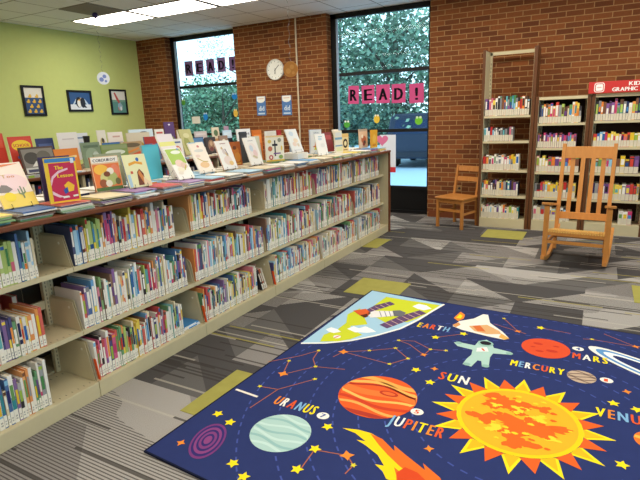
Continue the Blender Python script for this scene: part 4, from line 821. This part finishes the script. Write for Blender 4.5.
for bi, (x0, x1, *_r) in enumerate(WB):
    shelves = _r[3]
    for si, z in enumerate(shelves):
        xe = x0+(x1-x0)*FILL.get((bi, si), .93); x = x0+.012; i = 0; seq = WROW[(bi, si)]
        if (bi, si) == (2, 4): x = x0+.36; xe = x0+.52
        hs = (.15, .185) if si in (1, 4) else ((.19, .25) if si == 0 else (.165, .21))
        thick = (xe-x)/len(seq)
        while x < xe-.012 and i < 24:
            w_ = thick*R.uniform(.7, 1.25)-.001
            if x+w_ > xe+.01: break
            nm = seq[i] if i < len(seq) else R.choice(GNP); h_ = R.uniform(*hs)
            mb = MB(); d_ = R.uniform(.15, .19); cover_geo(mb, w_, h_, d_, R.choice(PAL0[nm]), None, *spine_style()); pages_geo(mb, w_, h_, d_)
            mb.box((0, -w_*.48, .004), (.001, w_*.48, .078), LABELW)
            o = mb.build('graphic_novel', None, (x+w_/2, YS0+.022+R.uniform(0, .006), z+.0006), (0, 0, -PI/2))
            tag(o, '%s book, %s from the start of the %s shelf in the %s wall bookcase' % (colour_word(nm), ordinal(i), SW[si], BN[bi]), 'book', 'books on the %s shelf of the %s wall bookcase' % (SW[si], BN[bi]))
            x += w_+R.choice((.001, .001, .002)); i += 1
# red sign
sg = thing('shelf_sign', 'red sign with white lettering on top of the wall bookcase', 'sign', (.29, 6.925, 1.69)); RED = M((196, 52, 50), .45, .3)
MB().box((-.455, -.008, 0), (.455, .008, .13), RED).build('sign_board', sg, bevel=.002)
lt = MB(); WL = M((244, 238, 232), .5, .2)
up_x = lambda x, z: Matrix(((1, 0, 0, x), (0, 0, -1, -.0092), (0, 1, 0, z), (0, 0, 0, 1)))
text(lt, 'KIDS', .145, .044, WL, up_x(-.05, .073), .0025); text(lt, 'GRAPHIC NOVELS', .50, .044, WL, up_x(-.212, .015), .0025)
lt.build('sign_lettering', sg)
lg = MB()
def rrect(w_, h_, r_, y_, cx, cz, mat):
    pts = []
    for qx, qz, a0 in ((1, 1, 0), (-1, 1, PI/2), (-1, -1, PI), (1, -1, 3*PI/2)):
        for k in range(5): t = a0+PI/2*k/4; pts.append((cx+qx*(w_/2-r_)+r_*math.cos(t), y_, cz+qz*(h_/2-r_)+r_*math.sin(t)))
    lg.poly(pts, mat)
rrect(.105, .108, .025, -.0090, -.345, .065, WL); rrect(.088, .09, .018, -.0094, -.345, .065, RED); rrect(.072, .074, .014, -.0098, -.345, .065, WL)
text(lg, 'oo', .04, .02, RED, up_x(-.365, .058) @ Matrix.Translation((0, 0, .001)), .001)
lg.build('sign_logo', sg)

# ================================================================== ROCKING CHAIR
def rocking_chair():
    t = thing('rocking_chair', 'honey oak slat back rocking chair facing the rug', 'chair', (-.130, 5.375, 0), math.radians(-4))
    hw = .272
    for s_ in (-1, 1):
        # rocker: curved runner
        prof = []; rad = 1.15; cy = .28
        for i in range(17):
            y_ = -.10+1.02*i/16; z_ = rad-math.sqrt(rad*rad-(y_-cy)**2); prof.append((y_, z_))
        lo = [(s_*hw-.018, y_, z_+.001) for y_, z_ in prof]; hi = [(s_*hw-.018, y_, z_+.045) for y_, z_ in reversed(prof)]
        MB().prism(lo+hi, (.036, 0, 0), OAK).build('rocker', t, bevel=.004)
        MB().bar((s_*hw, .0, .07), (s_*hw, .0, .60), .046, .046, OAK, (0, 1, 0)).build('front_post', t, bevel=.004)
        MB().bar((s_*(hw-.035), .43, .06), (s_*(hw-.035), .64, 1.165), .036, .044, OAK, (0, 1, 0)).build('back_post', t, bevel=.004)
        a = MB(); pts = [(s_*hw-.045, -.055), (s_*hw+.045, -.055), (s_*hw+.05, .05), (s_*hw+.028, .30), (s_*hw+.02-s_*.01, .53), (s_*hw-.03-s_*.01, .53), (s_*hw-.03, .30), (s_*hw-.05, .05)]
        a.prism([(x_, y_, .604-.17*y_) for x_, y_ in pts], (0, 0, .026), OAK); a.build('armrest', t, bevel=.006)
        MB().bar((s_*hw, .02, .215), (s_*(hw-.035), .455, .215), .028, .02, OAK).build('side_stretcher', t)
        MB().bar((s_*(hw-.003), .02, .325), (s_*(hw-.035), .46, .235), .045, .022, OAK, (0, 0, 1)).build('side_rail', t)
    MB().bar((-hw, .0, .235), (hw, .0, .235), .022, .032, OAK).build('front_stretcher', t, bevel=.003)
    MB().bar((-hw, 0, .325), (hw, 0, .325), .03, .045, OAK).build('front_rail', t, bevel=.003)
    MB().bar((-hw+.035, .47, .20), (hw-.035, .47, .20), .02, .03, OAK).build('rear_stretcher', t)
    # woven cane seat: cords over the rails
    CANE = M((222, 176, 96), .6, .2, .1); s_ = MB(); s_.add([(-hw+.022, .01, .338), (hw-.022, .01, .338), (hw-.022, .47, .252), (-hw+.022, .47, .252), (-hw+.022, .01, .352), (hw-.022, .01, .352), (hw-.022, .47, .266), (-hw+.022, .47, .266)], [(0, 3, 2, 1), (4, 5, 6, 7), (0, 1, 5, 4), (1, 2, 6, 5), (2, 3, 7, 6), (3, 0, 4, 7)], CANE)
    for i in range(22):
        x_ = -hw+.03+i*(2*hw-.06)/21; s_.tube([(x_, -.016, .335), (x_, -.014, .352), (x_, .02, .354), (x_, .455, .272)], .0085, CANE, 6)
    s_.build('woven_seat', t)
    at = lambda z_: .43+(z_-.06)*.21/1.105
    def curved(z0, z1, name, bow):
        n_ = 13; lo = []; wv = hw-.05
        mb = MB(); fr = []; bk = []
        for i in range(n_):
            x_ = -wv+2*wv*i/(n_-1); dy = bow*(1-(x_/wv)**2); fr.append((x_, dy)); bk.append((x_, dy+.024))
        out = fr+bk[::-1]; n2 = len(out)
        vs = [(x_, at(z0)-.012+d_, z0) for x_, d_ in out]+[(x_, at(z1)-.012+d_, z1) for x_, d_ in out]
        mb.add(vs, [tuple(range(n2)), tuple(range(2*n2-1, n2-1, -1))]+[(i, n2+i, n2+(i+1) % n2, (i+1) % n2) for i in range(n2)], OAK); mb.build(name, t, bevel=.003)
    curved(1.015, 1.135, 'top_rail', .025); curved(.385, .455, 'lower_rail', .012)
    for x_ in (-.143, -.048, .048, .143):
        MB().bar((x_, at(.45)+.012, .45), (x_, at(1.02)+.018, 1.02), .042, .012, OAK, (0, -1, 0)).build('back_slat', t, bevel=.002)
rocking_chair()
# ================================================================== SMALL WOODEN CHAIR
def small_chair():
    t = thing('wooden_chair', 'small golden oak chair with two back slats against the brick wall', 'chair', (-1.705, 6.705, 0), math.radians(-19.5))
    hw = .19; dp = .36
    for s_ in (-1, 1):
        MB().bar((s_*hw, .0, 0), (s_*hw, .0, .395), .036, .036, OAK2, (0, 1, 0)).build('front_leg', t, bevel=.003)
        MB().bar((s_*(hw-.015), dp+.03, 0), (s_*(hw-.015), dp, .40), .032, .036, OAK2, (0, 1, 0)).build('back_leg', t, bevel=.003)
        MB().bar((s_*(hw-.015), dp, .40), (s_*(hw-.015), dp+.09, .815), .03, .034, OAK2, (0, 1, 0)).build('back_post', t, bevel=.003)
        MB().bar((s_*(hw-.005), .01, .20), (s_*(hw-.015), dp+.01, .20), .018, .03, OAK2).build('side_stretcher', t)
        MB().bar((s_*(hw-.005), .01, .375), (s_*(hw-.015), dp, .375), .018, .045, OAK2).build('side_rail', t)
    MB().bar((-hw, .0, .245), (hw, .0, .245), .018, .034, OAK2).build('front_stretcher', t)
    MB().bar((-hw, .0, .37), (hw, .0, .37), .02, .05, OAK2).build('front_rail', t)
    pts = [(-hw-.035, -.035), (hw+.035, -.035), (hw+.02, dp+.015), (-hw-.02, dp+.015)]
    MB().prism([(x_, y_, .396) for x_, y_ in pts], (0, 0, .024), OAK2).build('seat', t, bevel=.006)
    for z0, z1 in ((.735, .805), (.60, .66)):
        y_ = lambda z: dp+.09*(z-.40)/.415
        mb = MB(); fr = [(-hw+.02, 0), (-.09, .014), (0, .019), (.09, .014), (hw-.02, 0)]; out = fr+[(a, b+.016) for a, b in reversed(fr)]; n2 = len(out)
        mb.add([(a, y_(z0)-.008+b, z0) for a, b in out]+[(a, y_(z1)-.008+b, z1) for a, b in out], [tuple(range(n2)), tuple(range(2*n2-1, n2-1, -1))]+[(i, n2+i, n2+(i+1) % n2, (i+1) % n2) for i in range(n2)], OAK2); mb.build('back_slat', t)
small_chair()

# ================================================================== ON THE WALLS
ol = thing('wall_outlet', 'tan double power outlet on the brick behind the small chair', 'outlet', (-1.775, YB-.004, .45))
MB().box((-.06, -.004, -.045), (.06, .004, .045), M((176, 132, 84), .5, .3)).build('cover_plate', ol)
for x_ in (-.028, .028): MB().lathe([(.018, 0), (.018, .002)], M((60, 42, 30), .5, .3), 14, Matrix.Translation((x_, -.004, 0)) @ Matrix.Rotation(PI/2, 4, 'X')).build('socket_face', ol)
o = MB().tube([(-4.425, YB-.014, .0), (-4.425, YB-.014, ZC-.002)], .013, M((214, 196, 166), .5, .3), 10).build('conduit_pipe'); tag(o, 'thin cream conduit pipe running up the brick wall beside the clock', 'pipe')
ck = thing('wall_clock', 'round white wall clock on the brick between the windows', 'clock', (-4.848, YB-.002, 2.33)); ROT = Matrix.Rotation(PI/2, 4, 'X')
MB().lathe([(.165, 0), (.168, .02), (.165, .034), (.152, .036), (.150, .026), (.150, .02)], M((214, 210, 200), .4, .4), 40, ROT).build('clock_rim', ck, smooth=False)
fc = MB(); fc.lathe([(.150, .018), (.150, .022)], M((236, 234, 226), .5, .3), 40, ROT)
for k in range(12):
    a = 2*PI*k/12; fc.bar((.122*math.sin(a), -.0225, .122*math.cos(a)), (.14*math.sin(a), -.0225, .14*math.cos(a)), .007, .001, M((50, 50, 54), .5, .2), (0, 1, 0))
fc.build('clock_face', ck)
for nm, ang, L, w_ in (('minute_hand', 48, .105, .008), ('hour_hand', 186, .07, .011)):
    a = math.radians(ang); MB().bar((-.02*math.sin(a), -.025, -.02*math.cos(a)), (L*math.sin(a), -.025, L*math.cos(a)), w_, .002, M((30, 30, 34), .4, .3), (0, 1, 0)).build(nm, ck)
for x_, z_, n_ in ((-5.187, 1.758, 'window side'), (-4.665, 1.748, 'conduit side')):
    fl = thing('flyer', 'blue and white flyer taped on the brick, %s of the pair' % n_, 'flyer', (x_, YB-.003, z_), 0, 'flyers under the clock')
    MB().box((-.094, -.0015, -.16), (.094, .0015, .16), M((84, 122, 176), .6, .2)).build('flyer_sheet', fl)
    g = MB(); 
    g.poly([(-.085, -.0022, .158), (-.085, -.0022, .085), (-.05, -.0022, .06), (0, -.0022, .052), (.05, -.0022, .062), (.085, -.0022, .09), (.085, -.0022, .158)], WHITE)
    g.poly([(-.06, -.0026, .115), (.06, -.0026, .115), (.06, -.0026, .128), (-.06, -.0026, .128)], M((214, 180, 160), .6, .2))
    text(g, 'did', .11, .085, M((222, 232, 242), .6, .2), Matrix(((1, 0, 0, -.05), (0, 0, -1, -.0024), (0, 1, 0, -.08), (0, 0, 0, 1))), .002)
    g.poly([(-.07, -.0022, -.14), (.07, -.0022, -.14), (.07, -.0022, -.115), (-.07, -.0022, -.115)], M((196, 210, 226), .6, .2)); g.build('flyer_print', fl)
# framed pictures on the green wall
def picture(y0, y1, z0, z1, label, shapes, base):
    t = thing('framed_picture', label, 'picture', (XG+.003, (y0+y1)/2, z0), 0, 'black framed pictures on the green wall'); W = y1-y0; H = z1-z0; fr = MB(); b = .035
    for a in (((0, -W/2, 0), (.022, W/2, b)), ((0, -W/2, H-b), (.022, W/2, H)), ((0, -W/2, b), (.022, -W/2+b, H-b)), ((0, W/2-b, b), (.022, W/2, H-b))): fr.box(a[0], a[1], BLACK)
    fr.build('picture_frame', t)
    p = MB(); p.box((.002, -W/2+b, b), (.010, W/2-b, H-b), M(base, .5, .3)); w_, h_ = W-2*b, H-2*b
    sub = MB(); art(sub, w_, h_, shapes, .0107)
    p.add([(x_, y_, z_+b) for x_, y_, z_ in sub.v], [], M(base, .5, .3)); off = len(p.v)-len(sub.v)
    for f_, mi in zip(sub.f, sub.mi): p.f.append(tuple(off+j for j in f_)); p.mi.append(p.m(sub.ms[mi]))
    p.build('print', t)
duck = lambda u, v: [('e', u, v, .10, .045, (226, 178, 62)), ('e', u+.02, v+.06, .05, .04, (232, 188, 70)), ('p', [(u+.06, v+.07), (u+.11, v+.055), (u+.06, v+.045)], (214, 110, 50))]
sh = [('r', 0, 0, 1, .62, (54, 82, 122))]
for u, v in ((.3, .66), (.68, .66), (.18, .46), (.5, .46), (.82, .46), (.32, .27), (.68, .27), (.18, .08), (.5, .08), (.82, .08)): sh += duck(u, v)
picture(4.96, 5.33, 1.71, 2.185, 'black framed picture of yellow ducklings in rows', sh, (230, 222, 206))
picture(5.745, 6.225, 1.775, 2.135, 'black framed picture of two penguins on snow', [('r', 0, 0, 1, .3, (226, 228, 230)), ('p', [(.14, .3), (.3, .62), (.5, .72), (.74, .6), (.9, .3), (.8, .3), (.66, .54), (.5, .6), (.34, .54), (.2, .3)], (196, 212, 226)), ('e', .42, .42, .14, .3, (30, 32, 40)), ('e', .44, .36, .09, .22, (236, 232, 224)), ('e', .62, .4, .12, .3, (34, 36, 44)), ('p', [(.68, .3), (.8, .12), (.72, .1), (.6, .2)], (34, 36, 44)), ('e', .47, .66, .06, .06, (30, 32, 40)), ('p', [(.5, .68), (.58, .64), (.5, .63)], (226, 150, 50)), ('e', .46, .56, .05, .05, (226, 170, 60))], (52, 88, 138))
picture(6.62, 7.0, 1.715, 2.175, 'black framed picture of a red long necked figure in green water', [('r', 0, 0, 1, .6, (92, 142, 132)), ('r', 0, .5, 1, .6, (120, 160, 140)), ('p', [(.18, .92), (.28, .95), (.5, .62), (.62, .46), (.52, .38), (.34, .6)], (196, 84, 76)), ('e', .56, .3, .16, .16, (176, 196, 200)), ('e', .5, .2, .1, .1, (206, 110, 100)), ('p', [(.4, .4), (.6, .5), (.76, .3), (.6, .1), (.46, .16)], (150, 176, 190)), ('e', .62, .2, .08, .1, (222, 226, 226))], (226, 222, 212))

# letters on the windows
def sheets(cards, colr, place):
    for ch, x0, x1, z0, z1, rot in cards:
        t = thing('letter_sheet', 'sheet of %s paper bearing the %s, taped on the %s window' % (colr[1], 'exclamation mark' if ch == '!' else 'letter '+ch, place), 'letter sheet', ((x0+x1)/2, 7.535, (z0+z1)/2), 0, 'READ sheets on the %s window' % place)
        W, H = x1-x0, z1-z0; X = Matrix.Rotation(math.radians(rot), 4, 'Y')
        MB().box((-W/2, -.001, -H/2), (W/2, .001, H/2), M(colr[0], .7, .1), X).build('paper_sheet', t)
        vs, fs, gw = GL[ch]; g = MB(); w_ = .05 if ch == '!' else W*.56; kx = w_/gw if ch != '!' else .22; hx = H*.66/.73
        for dx in (-.011, -.0055, 0, .0055, .011): g.add([(a*kx-gw*kx/2+dx, -.002-abs(dx)*.01, b*hx-H*.33) for a, b in vs], fs, M((26, 22, 30), .6, .1), X)
        g.build('letter', t)
sheets([('R', -3.585, -3.40, 1.722, 1.998, 2), ('E', -3.35, -3.135, 1.718, 1.99, -1), ('A', -3.105, -2.88, 1.712, 1.988, 0), ('D', -2.85, -2.63, 1.705, 1.982, 0), ('!', -2.57, -2.345, 1.69, 1.972, -1)], ((206, 84, 136), 'pink'), 'wide')
sheets([('R', -6.985, -6.785, 2.375, 2.64, 1), ('E', -6.722, -6.525, 2.385, 2.635, 1), ('A', -6.455, -6.265, 2.385, 2.635, -1), ('D', -6.196, -6.01, 2.39, 2.64, -1), ('!', -5.93, -5.755, 2.395, 2.635, 0)], ((122, 94, 140), 'backlight-darkened mauve'), 'corner')  # dimming by window backlight is painted into this paper colour
def cutout(x, z, w_, h_, c1, c2, label):
    t = thing('paper_cutout', label, 'decoration', (x, 7.536, z), 0, 'paper creatures on the windows')
    pts = [(w_/2*math.cos(2*PI*k/14), -.001, h_/2*math.sin(2*PI*k/14)) for k in range(14)]
    MB().prism(pts, (0, .002, 0), M(c1, .7, .1)).build('paper_body', t)
    e = MB()
    for s_ in (-.22, .22): e.prism([(s_*w_+w_*.16*math.cos(2*PI*k/10), -.002, h_*.42+w_*.16*math.sin(2*PI*k/10)) for k in range(10)], (0, .002, 0), M(c2, .7, .1))
    e.build('paper_eyes', t)
cutout(-3.62, 1.405, .11, .11, (88, 170, 70), (230, 236, 226), 'green paper creature low on the wide window beside its frame')
cutout(-3.10, 1.475, .10, .13, (230, 190, 66), (240, 236, 210), 'yellow paper creature on the wide window under the letters')
cutout(-2.42, 1.43, .12, .12, (120, 200, 60), (210, 236, 190), 'lime paper creature on the wide window beside the brick pier')
cutout(-7.10, 1.90, .10, .10, (84, 150, 64), (170, 200, 120), 'green paper creature on the corner window near its frame')
cutout(-5.86, 1.955, .12, .11, (40, 130, 214), (160, 200, 230), 'blue paper creature high on the corner window')
cutout(-5.86, 1.66, .10, .14, (232, 190, 84), (244, 226, 170), 'yellow paper creature on the corner window beside the brick')
cutout(-6.58, 1.62, .11, .14, (44, 136, 216), (190, 214, 236), 'blue paper creature low on the corner window')
o = MB().box((-6.92, 7.534, 1.50), (-6.72, 7.537, 1.63), M((232, 226, 216), .7, .1)).build('paper_note'); tag(o, 'white paper note low on the corner window', 'paper note')
po = thing('poster', 'white poster with pink heart and red strip on the low glass', 'poster', (-2.92, 7.536, .93))
MB().box((-.13, -.0015, -.285), (.135, .0015, .30), M((226, 230, 240), .6, .2)).build('poster_sheet', po)
hp = MB(); pts = []
for k in range(28):
    a = 2*PI*k/28; pts.append((-.09+.0078*16*math.sin(a)**3*.8, -.0022, .22+.0078*(13*math.cos(a)-5*math.cos(2*a)-2*math.cos(3*a)-math.cos(4*a))*.75))
hp.poly(pts, M((222, 120, 160), .6, .2)); hp.build('pink_heart', po)
MB().poly([(-.13, -.002, -.285), (.135, -.002, -.285), (.135, -.002, -.20), (-.13, -.002, -.20)], M((206, 56, 66), .6, .2)).build('red_strip', po)

# hanging spirals
def mobile(x, y, ztop, zdisc, rad, c1, c2, label, ball):
    t = thing('hanging_mobile', label, 'hanging decoration', (x, y, ztop), 0, 'spiral hangers under the ceiling'); dz = zdisc-ztop
    s_ = MB(); n_ = 110; SIL = M((150, 150, 154), .22, .6, 0, None, .6); L = -dz-rad; wv = .004
    vs = []; 
    for i in range(n_+1):
        a = i/n_*2*PI*6.0; z_ = -.02-(L-.02)*i/n_; r_ = .011
        vs += [(r_*math.cos(a), r_*math.sin(a), z_+wv), (r_*math.cos(a), r_*math.sin(a), z_-wv)]
    s_.add(vs, [(2*i, 2*i+1, 2*i+3, 2*i+2) for i in range(n_)], SIL); s_.build('spiral_streamer', t)
    X = Matrix.Translation((0, 0, dz)) @ Matrix.Rotation(1.1 if ball else .3, 4, 'Z') @ Matrix.Rotation(PI/2, 4, 'X')
    d = MB(); d.lathe([(rad*.99, -.002), (rad, 0), (rad*.99, .002)], M(c1, .5, .3), 28, X); 
    for q, (u, v, r_) in enumerate(((.2, .3, .3), (-.3, -.2, .35), (.35, -.45, .2))):
        for k in (.0026, -.0026): d.add([(u*rad+r_*rad*math.cos(2*PI*i/14), v*rad+r_*rad*math.sin(2*PI*i/14), k) for i in range(14)], [tuple(range(14))], M(c2, .5, .3), X)
    d.build('card_disc', t)
    if ball: MB().lathe([(.004, 0), (.03, -.01), (.042, -.035), (.034, -.062), (.012, -.08), (.004, -.085)], M((52, 40, 92), .4, .4), 18).build('ceiling_knob', t)
mobile(-6.40, 5.20, ZC-.012, 2.19, .088, (222, 228, 236), (120, 140, 200), 'spiral streamer with purple ceiling knob and pale blue disc', True)
mobile(-3.205, 5.20, ZC, 2.08, .088, (206, 136, 62), (222, 160, 84), 'spiral streamer with plain orange disc before the brick wall', False)

# ================================================================== OUTSIDE
gr = MB().poly([(-70, -60, -.15), (60, -60, -.15), (60, 80, -.15), (-70, 80, -.15)], M((176, 200, 222), .9, .1, .08)).build('ground_outside'); struct(gr)
BARK = M((92, 84, 76), .9, .1, .2); 
def leafmat(c): return M(c, .6, .3, .25)
def tree(x, y, hgt, cr, cz, n_, col, label, name='leafy_tree', trunk=.16, squash=.8, seed=1):
    rs = random.Random(seed); t = thing(name, label, 'tree', (x, y, -.15), 0, 'trees outside the windows')
    tk = MB(); pts = [(0, 0, 0), (.05, .02, cz*.5), (-.05, .05, cz), (.05, 0, hgt*.85)]
    tk.tube(pts, [trunk, trunk*.8, trunk*.6, trunk*.2], BARK, 8)
    for k in range(7):
        a = rs.uniform(0, 6.28); z0 = rs.uniform(cz*.6, cz*1.15); L = cr*rs.uniform(.5, .85)
        tk.tube([(0, 0, z0), (L*.5*math.cos(a), L*.5*math.sin(a), z0+L*.3), (L*math.cos(a), L*math.sin(a), z0+L*.55)], [trunk*.35, trunk*.2, trunk*.06], BARK, 5)
    tk.build('trunk', t)
    lv = MB(); col = (min(235, int(col[0]*1.12)), min(235, int(col[1]*1.03)), min(235, int(col[2]*1.12))); lm = [leafmat(col), leafmat(tuple(int(c*.75) for c in col)), leafmat(tuple(min(255, int(c*1.25)) for c in col))]
    cl = [(rs.uniform(-1, 1), rs.uniform(-1, 1), rs.uniform(-1, 1)) for _ in range(60)]
    cl = [c for c in cl if sum(v*v for v in c) < 1]
    for i in range(int(n_*(1.5 if hgt > 5 else 2.3))):
        c = rs.choice(cl); p = Vector((c[0]*cr+rs.gauss(0, .16*cr), c[1]*cr+rs.gauss(0, .16*cr), cz+c[2]*cr*squash+rs.gauss(0, .14*cr)))
        if p.z < .1: continue
        s_ = rs.uniform(.055, .12); a = Vector((rs.gauss(0, 1), rs.gauss(0, 1), rs.gauss(0, .6))).normalized(); b = a.cross(Vector((rs.gauss(0, 1), rs.gauss(0, 1), rs.gauss(0, 1)))).normalized()
        lv.add([tuple(p-a*s_), tuple(p+b*s_*.6), tuple(p+a*s_), tuple(p-b*s_*.6)], [(0, 1, 2, 3)], lm[i % 3])
    lv.build('foliage', t)
TR = [(-6.3, 17.0, 7.5, 2.6, 3.9, 5200, (104, 142, 112), 'tall leafy tree with forked trunk seen through the wide window', .20, 1), (-9.6, 19.5, 7, 2.5, 3.2, 4200, (92, 132, 110), 'leafy tree at the frame side of the wide window view', .16, 2), (-3.6, 22.5, 7.5, 2.8, 4.2, 4000, (98, 138, 116), 'leafy tree farther off toward the brick pier', .16, 3),
      (-15.5, 19.0, 3.6, 2.3, 1.6, 4200, (96, 136, 100), 'low dense tree filling the corner window', .14, 4), (-19.5, 22.5, 4.0, 2.6, 1.9, 4200, (88, 130, 98), 'second low dense tree in the corner window view', .14, 5), (-12.2, 22.5, 4.0, 2.5, 1.8, 4200, (92, 134, 104), 'low dense tree between the two window views', .14, 6), (-23.5, 31.0, 9.0, 2.6, 6.0, 1100, (186, 214, 190), 'thin crowned tree, leaves coloured pale for backlight, high in the corner window', .16, 7)]  # last tree's leaf colour is paled to paint in backlight glare
for x, y, hg, cr, cz, n_, c_, lab, tr, sd in TR: tree(x, y, hg, cr, cz, n_, c_, lab, 'leafy_tree', tr, .95 if hg > 5 else .75, sd)
hd = thing('hedge', 'long dark hedge beyond the road outside', 'hedge', (-8, 29, -.15)); rs = random.Random(9); lv = MB()
MB().box((-24, -.4, 0), (14, .4, 1.7), leafmat((52, 84, 70))).build('hedge_core', hd)
for i in range(9000):
    p = Vector((rs.uniform(-24, 14), rs.gauss(-.35, .25), rs.uniform(0, 2.1))); s_ = rs.uniform(.08, .2); a = Vector((rs.gauss(0, 1), rs.gauss(0, 1), rs.gauss(0, 1))).normalized(); b = a.cross(Vector((rs.gauss(0, 1), rs.gauss(0, 1), 1))).normalized()
    lv.add([tuple(p-a*s_), tuple(p+b*s_*.6), tuple(p+a*s_), tuple(p-b*s_*.6)], [(0, 1, 2, 3)], leafmat((76, 112, 92) if i % 2 else (58, 92, 80)))
fo = lv.build('hedge_leaves', hd); fo['kind'] = 'stuff'
# a parked van on the road
vn = thing('parked_van', 'dark blue parked van outside the wide window', 'van', (-5.15, 15.6, -.15), math.radians(4)); VB = M((50, 60, 80), .35, .4)
mb = MB(); prof = [(-.9, .30), (.9, .30), (.9, 1.05), (.78, 1.62), (.6, 1.72), (-.6, 1.72), (-.78, 1.62), (-.9, 1.05)]
mb.prism([(x_, 0, z_) for x_, z_ in prof], (0, 3.8, 0), VB); mb.build('van_body', vn, bevel=.05)
MB().prism([(-.68, -.006, 1.08), (.68, -.006, 1.08), (.6, -.006, 1.52), (-.6, -.006, 1.52)], (0, .004, 0), M((50, 66, 96), .1, .6)).build('rear_window', vn)
for s_ in (-1, 1): MB().box((s_*.82-.06, -.012, .75), (s_*.82+.06, .0, 1.02), M((150, 40, 46), .3, .5)).build('tail_lamp', vn)
MB().box((-.85, -.08, .36), (.85, -.002, .52), M((46, 52, 64), .5, .3)).build('rear_bumper', vn)
for s_ in (-1, 1):
    for y_ in (.65, 3.0): MB().lathe([(.28, -.1), (.31, -.07), (.31, .07), (.28, .1)], M((26, 26, 30), .7, .2), 20, Matrix.Translation((s_*.80, y_, .31)) @ Matrix.Rotation(PI/2, 4, 'Y')).build('wheel', vn)
